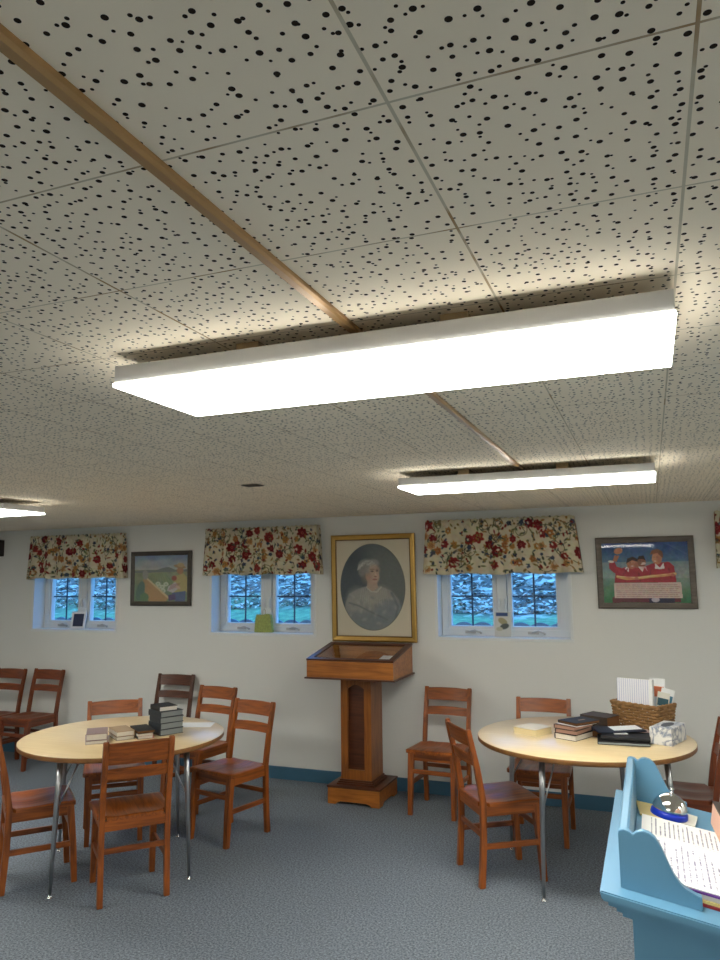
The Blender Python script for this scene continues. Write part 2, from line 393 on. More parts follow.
# ------------------------------------------------------------------ painting on grids
class Canvas:
    def __init__(s, x0, x1, y0, y1, nx, ny, bg):
        """y grows downwards like a drawing; rows 0 = top"""
        s.nx, s.ny = nx, ny
        s.X, s.Y = np.meshgrid(np.linspace(x0, x1, nx), np.linspace(y0, y1, ny))
        s.A = np.zeros((ny, nx, 3)); s.A[:] = bg
        s.px = (x1-x0)/nx
    def put(s, mask, c, a=1.):
        mm = np.clip(mask, 0, 1)[..., None]*a
        s.A = s.A*(1-mm)+np.array(c, float)*mm
    def ell(s, cx, cy, rx, ry, c, ang=0, a=1., soft=1.2):
        ca, sa = math.cos(ang), math.sin(ang)
        dx, dy = s.X-cx, s.Y-cy
        u = (dx*ca+dy*sa)/rx; v = (-dx*sa+dy*ca)/ry
        r = np.sqrt(u*u+v*v); m = (1-r)*min(rx, ry)/(s.px*soft)+.5
        s.put(m, c, a)
    def poly(s, pts, c, a=1.):
        ins = np.zeros(s.X.shape, bool); n = len(pts)
        for i in range(n):
            x1, y1 = pts[i]; x2, y2 = pts[(i+1) % n]
            if y1 == y2: continue
            cond = ((s.Y >= min(y1, y2)) & (s.Y < max(y1, y2)))
            xs = x1+(s.Y-y1)*(x2-x1)/(y2-y1)
            ins ^= cond & (s.X < xs)
        s.put(ins.astype(float), c, a)
    def line(s, pts, w, c, a=1.):
        m = np.zeros(s.X.shape)
        for (x1, y1), (x2, y2) in zip(pts, pts[1:]):
            dx, dy = x2-x1, y2-y1; L = dx*dx+dy*dy+1e-9
            t = np.clip(((s.X-x1)*dx+(s.Y-y1)*dy)/L, 0, 1)
            d = np.hypot(s.X-x1-t*dx, s.Y-y1-t*dy); m = np.maximum(m, (w-d)/s.px+.5)
        s.put(m, c, a)
    def grad(s, y0, y1, c0, c1, mask=None):
        t = np.clip((s.Y-y0)/(y1-y0), 0, 1)[..., None]; g = np.array(c0, float)*(1-t)+np.array(c1, float)*t
        mm = ((s.Y >= y0) & (s.Y <= y1)).astype(float)[..., None]
        if mask is not None: mm = mm*mask[..., None]
        s.A = s.A*(1-mm)+g*mm
    def noise(s, amp, cell, seed, mask=None):
        r = np.random.RandomState(seed); ny, nx = max(2, int(s.ny/cell)+2), max(2, int(s.nx/cell)+2)
        g = r.rand(ny, nx, 3)-.5; g = g*.5+g.mean(2, keepdims=True)*.8
        yi = np.linspace(0, ny-1.001, s.ny); xi = np.linspace(0, nx-1.001, s.nx)
        y0 = yi.astype(int); x0 = xi.astype(int); fy = (yi-y0)[:, None, None]; fx = (xi-x0)[None, :, None]
        v = g[y0][:, x0]*(1-fy)*(1-fx)+g[y0+1][:, x0]*fy*(1-fx)+g[y0][:, x0+1]*(1-fy)*fx+g[y0+1][:, x0+1]*fy*fx
        if mask is not None: v = v*mask[..., None]
        s.A = s.A+v*amp
    def blur(s, k=1):
        for _ in range(k):
            P = np.pad(s.A, ((1, 1), (1, 1), (0, 0)), 'edge')
            s.A = (P[1:-1, 1:-1]*2+P[:-2, 1:-1]+P[2:, 1:-1]+P[1:-1, :-2]+P[1:-1, 2:])/6
    def linear(s):
        a = np.clip(s.A/255, 0, 1); return np.where(a <= .04045, a/12.92, ((a+.055)/1.055)**2.4)
def grid_obj(name, canvas, pos, mat, parent=None, solid=0, loc=(0, 0, 0), rot=(0, 0, 0)):
    """pos(u,v)->xyz arrays with u 0..1 left-right, v 0..1 top-down"""
    nx, ny = canvas.nx, canvas.ny
    U, V = np.meshgrid(np.linspace(0, 1, nx), np.linspace(0, 1, ny))
    x, y, z = pos(U, V); co = np.stack([x, y, z], -1).reshape(-1, 3)
    i = np.arange(ny*nx).reshape(ny, nx)
    f = np.stack([i[:-1, :-1], i[1:, :-1], i[1:, 1:], i[:-1, 1:]], -1).reshape(-1, 4)
    me = bpy.data.meshes.new(name); me.from_pydata(co.tolist(), [], f.tolist())
    ca = me.color_attributes.new('Col', 'FLOAT_COLOR', 'POINT')
    c = np.concatenate([canvas.linear().reshape(-1, 3), np.ones((nx*ny, 1))], 1).astype(np.float32)
    ca.data.foreach_set('color', c.ravel()); me.materials.append(mat)
    me.polygons.foreach_set('use_smooth', np.ones(len(f), bool)); me.update()
    o = bpy.data.objects.new(name, me); COL.objects.link(o); o.location = loc; o.rotation_euler = rot
    if parent: o.parent = parent
    if solid:
        md = o.modifiers.new('thickness', 'SOLIDIFY'); md.thickness = solid; md.offset = 0
    return o

# ------------------------------------------------------------------ room shell
WY, CH = 5.68, 2.16
XL, XR, YB = -6.9, 3.7, -3.0
struct(MB().box(((XL+XR)/2, (YB+WY)/2, -.05), (XR-XL+.3, WY-YB+.3, .1)).build('floor', M['carpet']), 'grey blue loop pile carpet covering the whole room', 'floor')
struct(MB().box(((XL+XR)/2, (YB+WY)/2, CH+.05), (XR-XL+.3, WY-YB+.3, .1)).build('ceiling', M['ceiling']), 'off white ceiling of square tiles drilled with random holes', 'ceiling')
WT = .24
WIN = [(-5.712, -4.692), (-3.657, -2.637), (-1.580, -.556), (.53, 1.55)]   # openings in the back wall
WZ0, WZ1 = 1.172, 1.99
wb = MB(); xs = XL-.12
for a, b_ in WIN:
    wb.box(((xs+a)/2, WY+WT/2, CH/2), (a-xs, WT, CH)); 
    wb.box(((a+b_)/2, WY+WT/2, WZ0/2), (b_-a, WT, WZ0)); wb.box(((a+b_)/2, WY+WT/2, (WZ1+CH)/2), (b_-a, WT, CH-WZ1)); xs = b_
wb.box(((xs+XR+.12)/2, WY+WT/2, CH/2), (XR+.12-xs, WT, CH))
struct(wb.build('wall_back', M['wall']), 'light grey painted wall with the small basement windows', 'wall')
struct(MB().box((XL-.06, (YB+WY)/2, CH/2), (.12, WY-YB, CH)).build('wall_left', M['wall']), 'light grey painted wall at the left end', 'wall')
struct(MB().box((XR+.06, (YB+WY)/2, CH/2), (.12, WY-YB, CH)).build('wall_right', M['wall']), 'light grey painted wall at the right end', 'wall')
struct(MB().box(((XL+XR)/2, YB-.06, CH/2), (XR-XL, .12, CH)).build('wall_front', M['wall']), 'light grey painted wall behind the viewer', 'wall')
def baseboard(name, c, size, lab):
    o = MB().box(c, size, bevel=.003).build(name, M['base']); struct(o, lab, 'baseboard')
baseboard('baseboard_back', ((XL+XR)/2, WY-.006, .05), (XR-XL, .012, .1), 'blue vinyl baseboard under the window wall')
baseboard('baseboard_left', (XL+.006, (YB+WY)/2, .05), (.012, WY-YB-.03, .1), 'blue vinyl baseboard along the left wall')
baseboard('baseboard_right', (XR-.006, (YB+WY)/2, .05), (.012, WY-YB-.03, .1), 'blue vinyl baseboard along the right wall')

# ------------------------------------------------------------------ windows
def frame_ring(mb, x0, x1, z0, z1, w, y0, y1, bevel=.003):
    yc, d = (y0+y1)/2, y1-y0
    mb.box(((x0+x1)/2, yc, z0+w/2), (x1-x0, d, w), bevel=bevel); mb.box(((x0+x1)/2, yc, z1-w/2), (x1-x0, d, w), bevel=bevel)
    mb.box((x0+w/2, yc, (z0+z1)/2), (w, d, z1-z0-2*w), bevel=bevel); mb.box((x1-w/2, yc, (z0+z1)/2), (w, d, z1-z0-2*w), bevel=bevel)
def make_window(i, x0):
    """x0 = left edge of the opening; local x runs right"""
    L = ['white two-casement window at the far left of the wall', 'white two-casement window between the farm picture and the portrait', 'white two-casement window right of the portrait', 'white casement window at the right edge, behind the cut-off valance'][i]
    t = bpy.data.objects.new('window_%d' % (i+1), None); COL.objects.link(t); t.location = (x0, 0, 0); struct(t, L, 'window')
    W = WIN[i][1]-WIN[i][0]
    m = MB(); frame_ring(m, -.012, W+.012, WZ0-.012, WZ1, .024, WY-.008, WY+.006); m.build('window_casing', M['vinyl'], t)
    m = MB(); frame_ring(m, .003, W-.003, WZ0+.012, WZ1-.004, .05, 5.83, 5.915)
    m.box(((.93+W-.05)/2, 5.872, (WZ0+WZ1)/2), (W-.05-.93+.01, .08, WZ1-WZ0-.12), bevel=.003)
    m.box((.488, 5.872, (WZ0+WZ1)/2), (.075, .085, WZ1-WZ0-.12), bevel=.003); m.build('window_frame', M['vinyl'], t)
    m = MB().box((W/2, 5.755, WZ0+.006), (W-.004, .15, .012), bevel=.002); m.build('window_sill', M['vinyl'], t)
    for g0, g1 in ((.075, .412), (.565, .902)):
        m = MB(); frame_ring(m, g0-.034, g1+.034, 1.226, WZ1-.05, .034, 5.842, 5.895)
        sash = m.build('sash', M['vinyl'], t)
        MB().box(((g0+g1)/2, 5.878, (1.255+WZ1-.08)/2), (g1-g0+.006, .004, WZ1-.08-1.255)).build('pane', M['glass'], sash)
        mm = MB(); mm.box(((g0+g1)/2, 5.872, (1.26+1.9)/2), (.013, .006, .65))
        for z in (1.492, 1.722): mm.box(((g0+g1)/2, 5.872, z), (g1-g0, .0062, .013))
        mm.build('grille', M['muntin'], sash)
        cx = (g0+g1)/2
        mm = MB().box((cx-.01, 5.824, 1.214), (.085, .024, .022), bevel=.006).tube([(cx-.02, 5.812, 1.218), (cx+.03, 5.792, 1.230), (cx+.085, 5.79, 1.212)], .0065, 8)
        mm.lathe([(0, -.01), (.008, -.008), (.008, .008), (0, .01)], (cx+.078, 5.8, 1.21), 10)
        mm.build('crank_handle', M['crank'], t)
    for sx in (-.017, .03):
        MB().box((.478+sx+.005, 5.823, 1.43), (.014, .016, .09), bevel=.004).tube([(.478+sx+.005, 5.81, 1.47), (.478+sx+.005, 5.802, 1.40)], .004, 8).build('lock_lever', M['vinyl'], t)
    return t
for i, (a, b_) in enumerate(WIN): make_window(i, a)

# ------------------------------------------------------------------ valances
def valance_canvas(W, H, seed):
    nx, ny = int(W/.0042), int(H/.0042)
    c = Canvas(0, W, 0, H, nx, ny, (206, 196, 168)); r = random.Random(seed)
    # curling vines
    for k in range(34):
        x, y = r.uniform(-.02, W), r.uniform(0, H); a = r.uniform(0, 2*PI); cur = r.choice((-1, 1))*r.uniform(8, 26); pts = []
        for s_ in range(26):
            pts.append((x, y)); x += math.cos(a)*.011; y += math.sin(a)*.011; a += cur*.011; cur *= 1.03
        c.line(pts, .0024, r.choice(((78, 62, 44), (92, 84, 58), (70, 74, 60))))
        for s_ in range(3, 25, 5):
            px, py = pts[s_]; c.ell(px+r.uniform(-.014, .014), py+r.uniform(-.014, .014), .014, .006, r.choice(((98, 100, 68), (120, 112, 74), (84, 92, 84), (150, 120, 74))), r.uniform(0, PI))
    fl = []
    def spot(dmin):
        for _ in range(300):
            x, y = r.uniform(.02, W-.02), r.uniform(.02, H-.03)
            if all(math.hypot(x-a, y-b) > dmin+d for a, b, d in fl): return x, y
        return None
    def flower(x, y, R, col, dark, light, n):
        a0 = r.uniform(0, PI)
        for k in range(n):
            a = a0+2*PI*k/n; c.ell(x+math.cos(a)*R*.58, y+math.sin(a)*R*.58, R*r.uniform(.36, .56), R*r.uniform(.26, .4), col, a+r.uniform(-.3, .3))
        for k in range(n):
            a = a0+2*PI*(k+.5)/n; c.line([(x, y), (x+math.cos(a)*R*.8, y+math.sin(a)*R*.8)], .0013, dark, .8)
        c.ell(x, y, R*.42, R*.42, dark); c.ell(x, y, R*.3, R*.3, light, 0, .8); c.ell(x, y, R*.14, R*.14, dark)
    for k in range(int(15*W)):
        p = spot(.036)
        if p:
            R = r.uniform(.028, .047); fl.append((p[0], p[1], R*.7))
            flower(p[0], p[1], R, r.choice(((134, 36, 36), (112, 28, 30), (142, 50, 42))), (82, 18, 24), (186, 92, 78), r.choice((6, 7, 8)))
    for k in range(int(16*W)):
        p = spot(.022)
        if p:
            R = r.uniform(.024, .036); fl.append((p[0], p[1], R*.5)); flower(p[0], p[1], R, r.choice(((178, 130, 72), (190, 146, 98), (168, 108, 60))), (120, 66, 36), (210, 176, 120), 6)
    for k in range(int(16*W)):
        p = spot(.02)
        if p:
            R = r.uniform(.012, .022); fl.append((p[0], p[1], .01)); flower(p[0], p[1], R, r.choice(((58, 70, 92), (66, 86, 100), (44, 50, 70))), (34, 38, 54), (120, 130, 140), 5)
    for k in range(int(260*W)):
        x, y = r.uniform(0, W), r.uniform(0, H); c.ell(x, y, r.uniform(.008, .019), r.uniform(.005, .009), r.choice(((100, 104, 70), (72, 76, 66), (128, 110, 66), (120, 40, 36), (62, 70, 84), (150, 110, 60), (196, 184, 156), (210, 202, 178))), r.uniform(0, PI))
    c.noise(22, 6, seed); return c
def make_valance(x0t, x1t, x0b, x1b, zt, zb, seed, label):
    W = x1t-x0t+.1; H = zt-zb; c = valance_canvas(W+.16, H, seed); r = random.Random(seed+5)
    t = thing('window_valance', label, 'curtain', ((x0t+x1t)/2, 5.60, zt), 0, 'floral window valances')
    ph = [r.uniform(0, 6.28) for _ in range(4)]; w = x1t-x0t
    def pos(U, V):
        # ends wrap back to the wall
        s = U*(W+.16); ret = .075
        u = np.clip((s-ret)/(W+.16-2*ret), 0, 1)
        xt = -w/2+u*w; xb = (x0b-(x0t+x1t)/2)+u*(x1b-x0b); x = xt*(1-V)+xb*V
        back = np.clip((ret-s), 0, ret)+np.clip(s-(W+.16-ret), 0, ret)
        A = .006+.016*V
        fold = np.sin(u*2*PI*6.5+ph[0])*A+np.sin(u*2*PI*11.3+ph[1])*A*.5
        y = fold+back-.006*V
        # gathered rod pocket
        y = y+.009*np.exp(-((V-.12)/.03)**2)*np.cos(u*2*PI*30)*.5-.010*np.exp(-((V-.06)/.05)**2)
        z = -V*H+.004*np.sin(u*2*PI*24+ph[2])*(V < .02)+.006*np.sin(u*2*PI*3.2+ph[3])*V-.006*np.exp(-((u-.52)/.03)**2)*V
        # centre seam
        y = y+.012*np.exp(-((u-.52)/.012)**2)*V
        return x, y, z
    grid_obj('valance_cloth', c, pos, M['cloth'], t, .0022)
    MB().tube([(-w/2+.006, .073, -.025), (-w/2+.02, .012, -.025), (w/2-.02, .012, -.025), (w/2-.006, .073, -.025)], .005, 8).build('curtain_rod', M['vinyl'], t)
    return t
make_valance(-5.709, -4.598, -5.752, -4.556, 2.088, 1.672, 3, 'red and blue floral valance over the far left window')
make_valance(-3.672, -2.579, -3.706, -2.541, 2.092, 1.684, 11, 'red and blue floral valance over the window left of the portrait')
make_valance(-1.632, -.499, -1.662, -.450, 2.090, 1.668, 24, 'red and blue floral valance over the window right of the portrait')
make_valance(.443, 1.60, .435, 1.64, 2.080, 1.690, 31, 'red floral valance cut off by the right edge of the photo')

# ------------------------------------------------------------------ framed pictures
def picture(name, label, cat, cx, cz, w, h, fw, fd, fmat, canvas, edge=None, tilt=0, mat_w=0):
    t = thing(name, label, cat, (cx, WY-.004-abs(tilt)*h/2, cz), rot=(tilt, 0, 0))
    m = MB(); y1, y0 = 0, -fd
    # mitred profile: outer edge, crest, inner lip
    prof = [(0, 0), (0, -fd*.75), (fw*.25, -fd), (fw*.8, -fd*.72), (fw, -fd*.5), (fw, 0)]
    co = [(-w/2, -h/2, 1, 1), (w/2, -h/2, -1, 1), (w/2, h/2, -1, -1), (-w/2, h/2, 1, -1)]
    bm = m.bm; rings = [[bm.verts.new((x+sx*p, d, z+sz*p)) for p, d in prof] for x, z, sx, sz in co]
    for a in range(4):
        A, B = rings[a], rings[(a+1) % 4]
        for k in range(len(prof)):
            f = bm.faces.new([A[k], B[k], B[(k+1) % len(prof)], A[(k+1) % len(prof)]])
            f.material_index = 1 if (edge and k in (0, 3)) else 0
    bmesh.ops.recalc_face_normals(bm, faces=bm.faces)
    m.build('picture_frame', [fmat, edge or fmat], t)
    MB().box((0, -.002, 0), (w-fw, .004, h-fw)).build('backing', M['board'], t)
    iw, ih = w-2*fw+.004, h-2*fw+.004
    grid_obj('print', canvas, lambda U, V: ((U-.5)*iw, 0*U-fd*.36, (.5-V)*ih), M['print'], t)
    MB().box((0, -fd*.36-.004, 0), (iw, .002, ih)).build('glass', M['glass'], t)
    return t
# oval portrait of an elderly woman
c = Canvas(160, 615, 115, 700, 230, 300, (214, 204, 180))
c.noise(8, 40, 2)
ov = (((c.X-383)/198)**2+((c.Y-403)/261)**2) < 1; ovf = ov.astype(float)
c.ell(383, 403, 201, 264, (96, 96, 88)); 
keep = c.A.copy()
c.ell(383, 403, 198, 261, (74, 84, 88))
c.ell(480, 330, 150, 190, (104, 108, 102), 0, .75, 40); c.ell(250, 330, 120, 180, (52, 64, 72), 0, .7, 40)
c.poly([(205, 660), (212, 500), (235, 445), (300, 412), (348, 398), (430, 398), (500, 428), (545, 480), (560, 560), (560, 680)], (126, 128, 124))
c.ell(300, 500, 80, 95, (150, 148, 140), -.3, .7, 18); c.ell(430, 470, 80, 70, (160, 152, 138), .3, .7, 18)
c.ell(490, 560, 90, 80, (112, 122, 128), .4, .8, 14); c.ell(330, 610, 140, 60, (108, 116, 120), 0, .8, 16)
c.line([(236, 500), (300, 520), (380, 560), (470, 600)], 5, (92, 98, 100), .7); c.line([(500, 440), (535, 520), (520, 600)], 7, (84, 94, 100), .6)
for k in range(14): c.line([(320+k*11, 408), (300+k*14, 500+6*(k%3))], 1.6, (186, 180, 166), .55)
for k in range(26): c.ell(240+(k*53)%300, 460+(k*37)%170, 16, 9, (172, 170, 160) if k % 2 else (104, 112, 116), k*.7, .35, 4)
c.line([(348, 404), (372, 430), (410, 434), (438, 404)], 4, (196, 188, 172), .8)
c.poly([(352, 360), (412, 372), (418, 408), (385, 432), (350, 408)], (176, 150, 128))      # neck
c.ell(384, 330, 42, 58, (188, 158, 134)); c.ell(398, 345, 30, 40, (196, 164, 140), 0, .8, 6)        # face
c.ell(350, 330, 34, 52, (150, 122, 102), 0, .55, 12)
c.ell(346, 276, 50, 44, (140, 138, 132), 0, .9, 6); c.ell(320, 304, 24, 38, (128, 126, 120), 0, .9, 6); c.ell(388, 258, 40, 24, (150, 148, 142), 0, .9, 6)   # white hair
rh = random.Random(9)
for k in range(46):
    a_ = rh.uniform(-2.9, -.2); x_, y_ = 368+46*math.cos(a_), 296+52*math.sin(a_)
    c.line([(x_, y_), (x_-rh.uniform(10, 30), y_+rh.uniform(-4, 14)), (x_-rh.uniform(24, 40), y_+rh.uniform(12, 34))], 1.8, rh.choice(((196, 194, 186), (172, 170, 164), (120, 120, 116), (208, 206, 198))), .65)
c.ell(398, 300, 34, 34, (184, 154, 130), 0, .8, 8)
c.ell(384, 308, 9, 4, (70, 56, 50)); c.ell(414, 306, 7, 4, (74, 60, 54)); c.line([(373, 297), (396, 296)], 2.2, (120, 96, 80)); c.line([(408, 296), (420, 298)], 2.0, (120, 96, 80))
c.poly([(402, 308), (414, 336), (398, 338)], (210, 176, 150)); c.ell(403, 340, 8, 4, (130, 90, 78)); c.ell(400, 358, 15, 5, (150, 92, 84)); c.ell(362, 348, 16, 14, (190, 140, 120), 0, .5, 8)
c.ell(392, 382, 18, 8, (170, 136, 116), 0, .6, 4)
c.blur(2); c.noise(10, 5, 8, ovf)
c.A = np.where(ov[..., None], c.A*.88+30, keep)
picture('framed_portrait', 'gold framed oval portrait of a white-haired woman hanging above the lectern', 'picture', -2.103, 1.568, .728, .866, .047, .03, M['gold'], c, M['golddark'], D2R(1.6))
# farm scene
c = Canvas(140, 605, 130, 560, 190, 176, (150, 160, 150))
c.grad(130, 265, (104, 132, 168), (178, 180, 168)); c.grad(265, 560, (138, 146, 108), (96, 124, 92))
c.noise(34, 16, 5); c.ell(250, 200, 70, 22, (186, 184, 178), 0, .6, 10); c.ell(390, 190, 60, 18, (170, 176, 182), 0, .6, 10)
c.poly([(140, 275), (230, 265), (330, 268), (400, 246), (440, 240), (500, 268), (605, 262), (605, 285), (140, 292)], (108, 116, 110))
for k in range(9): c.line([(150+k*55, 560), (300+k*14, 300)], 3, (84, 118, 78), .7)
for x, y in ((350, 395), (388, 425), (330, 440), (420, 400), (395, 460), (360, 420)): c.ell(x, y, 22, 20, (196, 206, 182)); c.ell(x, y, 10, 9, (150, 172, 136))
c.poly([(218, 350), (240, 345), (440, 530), (420, 560), (270, 560), (215, 420)], (176, 134, 84)); c.poly([(240, 345), (258, 340), (450, 520), (438, 534)], (206, 184, 136))
c.ell(195, 460, 36, 90, (72, 104, 92), .2); c.ell(230, 520, 40, 40, (84, 118, 78)); c.ell(236, 310, 26, 46, (146, 142, 130))
c.poly([(505, 320), (570, 300), (600, 340), (602, 470), (500, 480), (470, 440)], (178, 160, 96))
c.poly([(470, 480), (590, 462), (584, 560), (500, 560)], (66, 84, 128)); c.ell(540, 275, 28, 34, (176, 118, 80)); c.ell(536, 238, 52, 16, (158, 124, 82), .2); c.ell(545, 224, 30, 20, (186, 156, 106), .15)
c.ell(490, 345, 22, 24, (150, 66, 52)); c.poly([(440, 420), (500, 380), (540, 430), (480, 480), (430, 460)], (190, 184, 184))
for k in range(6): c.line([(445+k*14, 455-k*6), (470+k*14, 400-k*2)], 2.4, (140, 70, 66), .8)
c.poly([(440, 500), (500, 490), (505, 540), (445, 555)], (72, 54, 100)); c.ell(525, 430, 22, 14, (204, 170, 140), .6)
c.blur(2); c.noise(14, 4, 9)
c.A = c.A*.82+42
picture('framed_painting', 'dark grey framed painting of a farm worker in a straw hat with child', 'picture', -4.19, 1.662, .662, .498, .04, .024, M['darkframe'], c, None, D2R(.8))
# three friends in red
c = Canvas(62, 625, 68, 462, 220, 154, (60, 84, 120))
c.grad(68, 195, (34, 66, 128), (70, 106, 140)); c.grad(195, 300, (116, 138, 148), (132, 146, 140)); c.grad(300, 462, (96, 132, 112), (44, 104, 62)); c.noise(26, 14, 12)
c.ell(590, 300, 50, 90, (150, 156, 150), 0, .5, 20); c.ell(95, 260, 40, 60, (128, 160, 158), 0, .5, 20)
RED = (160, 34, 48); DR = (116, 24, 38); SK = (178, 110, 82)
c.poly([(140, 330), (150, 265), (200, 232), (250, 222), (330, 230), (400, 205), (500, 198), (530, 225), (540, 330)], RED)
c.poly([(112, 190), (145, 188), (160, 225), (205, 240), (170, 275), (135, 262), (108, 235)], RED)         # raised arm sleeve
c.poly([(132, 190), (150, 150), (182, 152), (160, 192)], SK); c.ell(175, 122, 30, 20, (186, 124, 92), -.25); c.ell(124, 191, 20, 8, (220, 214, 204), .1)
c.ell(258, 205, 32, 36, SK); c.poly([(222, 206), (232, 172), (268, 160), (298, 176), (300, 196), (262, 184)], (52, 38, 38)); c.ell(292, 214, 18, 22, (164, 100, 76))
c.ell(325, 196, 27, 34, (132, 82, 64)); c.poly([(296, 180), (308, 158), (340, 154), (352, 186), (330, 176)], (44, 32, 32)); c.ell(338, 206, 14, 8, (210, 190, 180))
c.ell(425, 172, 32, 42, (196, 124, 92)); c.poly([(380, 150), (394, 122), (430, 112), (462, 130), (466, 175), (448, 160), (430, 140)], (128, 74, 48)); c.ell(398, 182, 7, 10, (204, 140, 108))
c.poly([(412, 205), (440, 235), (465, 202), (470, 240), (440, 245), (408, 240)], (224, 220, 214)); c.poly([(212, 238), (236, 262), (240, 236), (224, 226)], (224, 220, 214)); c.poly([(300, 226), (326, 262), (340, 232), (360, 258), (352, 226)], (226, 222, 214))
for pts in ([(200, 275), (230, 240)], [(380, 250), (372, 300)], [(300, 260), (310, 320)], [(495, 240), (505, 300)]): c.line(pts, 5, DR, .7)
c.line([(160, 290), (220, 304), (300, 300), (380, 290), (460, 284), (535, 275)], 9, (206, 160, 92)); c.line([(160, 288), (300, 297), (535, 272)], 2.5, (232, 208, 150))
c.ell(285, 302, 14, 9, SK); c.ell(520, 282, 12, 10, SK)
c.poly([(120, 430), (150, 400), (560, 400), (560, 455), (120, 460)], (92, 30, 40)); c.poly([(360, 430), (520, 425), (520, 460), (360, 462)], (30, 30, 60)); c.ell(400, 440, 26, 16, (190, 180, 190))
c.poly([(136, 332), (568, 330), (572, 430), (134, 430)], (206, 184, 172))
rr = random.Random(4)
for k in range(7):
    x = 150
    while x < 545:
        L = rr.uniform(8, 34); c.line([(x, 345+k*12.5), (min(x+L, 555), 345+k*12.5)], 1.6, (150, 96, 92), .8); x += L+rr.uniform(5, 9)
for x, y in ((250, 200), (268, 202), (318, 190), (334, 192), (408, 166), (424, 166)): c.ell(x, y, 3.6, 2.4, (50, 34, 30))
for x, y in ((262, 222), (326, 212), (412, 192)): c.ell(x, y, 8, 2.6, (228, 214, 204))
c.ell(268, 196, 16, 12, (206, 140, 108), 0, .5, 4); c.ell(436, 178, 14, 22, (168, 98, 70), 0, .6, 5); c.ell(414, 168, 12, 10, (216, 150, 118), 0, .5, 4)
for k in range(9): c.line([(470+k*12, 75+k*3), (560+k*9, 118+k*6)], 1.2, (96, 128, 160), .35)
for x, y in ((230, 290), (350, 240), (420, 270), (490, 270), (180, 250), (290, 250)): c.ell(x, y, 26, 12, (188, 56, 66), .4, .5, 8)
c.noise(26, 5, 19)
c.A = c.A*.95+18
picture('framed_poster', 'grey-brown framed poster of three people in red shirts with a text panel', 'picture', -.03, 1.664, .662, .512, .042, .024, M['greywood'], c, None, D2R(.0))

# ------------------------------------------------------------------ ceiling lights, raceway, vent
LX, LY, LZ = 1.165, .328, 2.081
def make_light(cx, cy, label):
    t = thing('ceiling_light', label, 'ceiling light', (cx, cy, LZ), 0, 'long rectangular ceiling lights')
    MB().box((0, 0, .028), (LX, LY, .040), bevel=.002).build('housing', M['housing'], t)
    MB().box((0, 0, .004), (LX+.004, LY+.006, .0085), bevel=.002).build('diffuser', M['lens'], t)
    for sx in (-.27, .19):
        MB().box((sx, 0, (.048+CH-LZ)/2), (.055, LY-.10, CH-LZ-.048)).build('mounting_block', M['block'], t)
    return t
L0 = make_light(-.517, 1.462, 'largest and nearest white rectangular ceiling light, glowing, across the photo')
dup(L0, (-.535, 3.54, LZ), 0, 'smaller glowing ceiling light near the window wall, right of centre')
dup(L0, (-4.25, 3.54, LZ), 0, 'glowing ceiling light cut off by the left edge of the photo')
for x, y, lb in ((-4.15, 1.457, 'unseen ceiling light added for brightness, to the left'), (3.0, 3.39, 'unseen ceiling light added for brightness, to the right near the window wall'),
              (3.0, 1.457, 'unseen ceiling light added for brightness, to the right of the nearest one'),
              (-4.15, -.55, 'unseen ceiling light added for brightness behind the viewer, to the left'), (-.515, -.62, 'unseen ceiling light added for brightness behind the viewer, in the middle row'), (3.0, -.55, 'unseen ceiling light added for brightness behind the viewer, to the right')):
    dup(L0, (x, y, LZ), 0, lb)  # unseen lights with a guessed layout, added to brighten the room
def raceway(y0, y1, label):
    m = MB(); w = .0105
    m.prism([(-w, CH), (-w, CH-.008), (-w+.004, CH-.0125), (w-.004, CH-.0125), (w, CH-.008), (w, CH)], 'y', y0, y1)
    o = m.build('cable_raceway', M['raceway'], None, (-.538, 0, 0)); tag(o, label, 'cable cover', 'tan ceiling raceways'); return o
raceway(-.35, 1.42, 'tan metal cable strip on the ceiling running to the nearest light')
raceway(1.5, 3.50, 'tan metal cable strip on the ceiling between the two lights')
v = thing('ceiling_vent', 'small dark rectangular vent plate in the ceiling left of centre', 'vent', (-2.0, 3.5, CH), 0)
m = MB(); frame_ring(m, -.06, .06, -.06, .06, .014, -.006, 0, 0); 
o = m.build('vent_frame', M['vent'], v, rot=(D2R(-90), 0, 0))
m = MB()
for k in range(5): m.box((0, -.036+k*.018, -.004), (.094, .011, .002), rot=(.4, 0, 0))
m.build('slat', M['vent'], v)

# ------------------------------------------------------------------ chairs
def bow_slat(z0, z1, ya, yb, hw, th, bow):
    """curved back slat between posts; ya/yb = y at z0/z1; middle bows to the rear"""
    bm = bmesh.new(); N = 12; rows = []
    for i in range(N+1):
        u = -1+2*i/N; y = -bow*(1-u*u); x = u*hw; e = .004
        crown = .004*(1-u*u)
        rows.append([bm.verts.new((x, y+ya+th/2, z0)), bm.verts.new((x, y+yb+th/2, z1-e+crown)), bm.verts.new((x, y+yb, z1+crown)), bm.verts.new((x, y+yb-th/2, z1-e+crown)), bm.verts.new((x, y+ya-th/2, z0))])
    for a, b_ in zip(rows, rows[1:]):
        for k in range(5):
            f = bm.faces.new([a[k], a[(k+1) % 5], b_[(k+1) % 5], b_[k]]); f.smooth = False
    bm.faces.new(rows[0]); bm.faces.new(rows[-1][::-1]); bmesh.ops.recalc_face_normals(bm, faces=bm.faces)
    m = MB(); m.add(bm); return m
def post_y(z):   # centre line of the rear post
    P = [(0, -.166), (.22, -.150), (.43, -.146), (.60, -.172), (.822, -.222)]
    for (z0, y0), (z1, y1) in zip(P, P[1:]):
        if z <= z1: return y0+(y1-y0)*(z-z0)/(z1-z0)
    return P[-1][1]
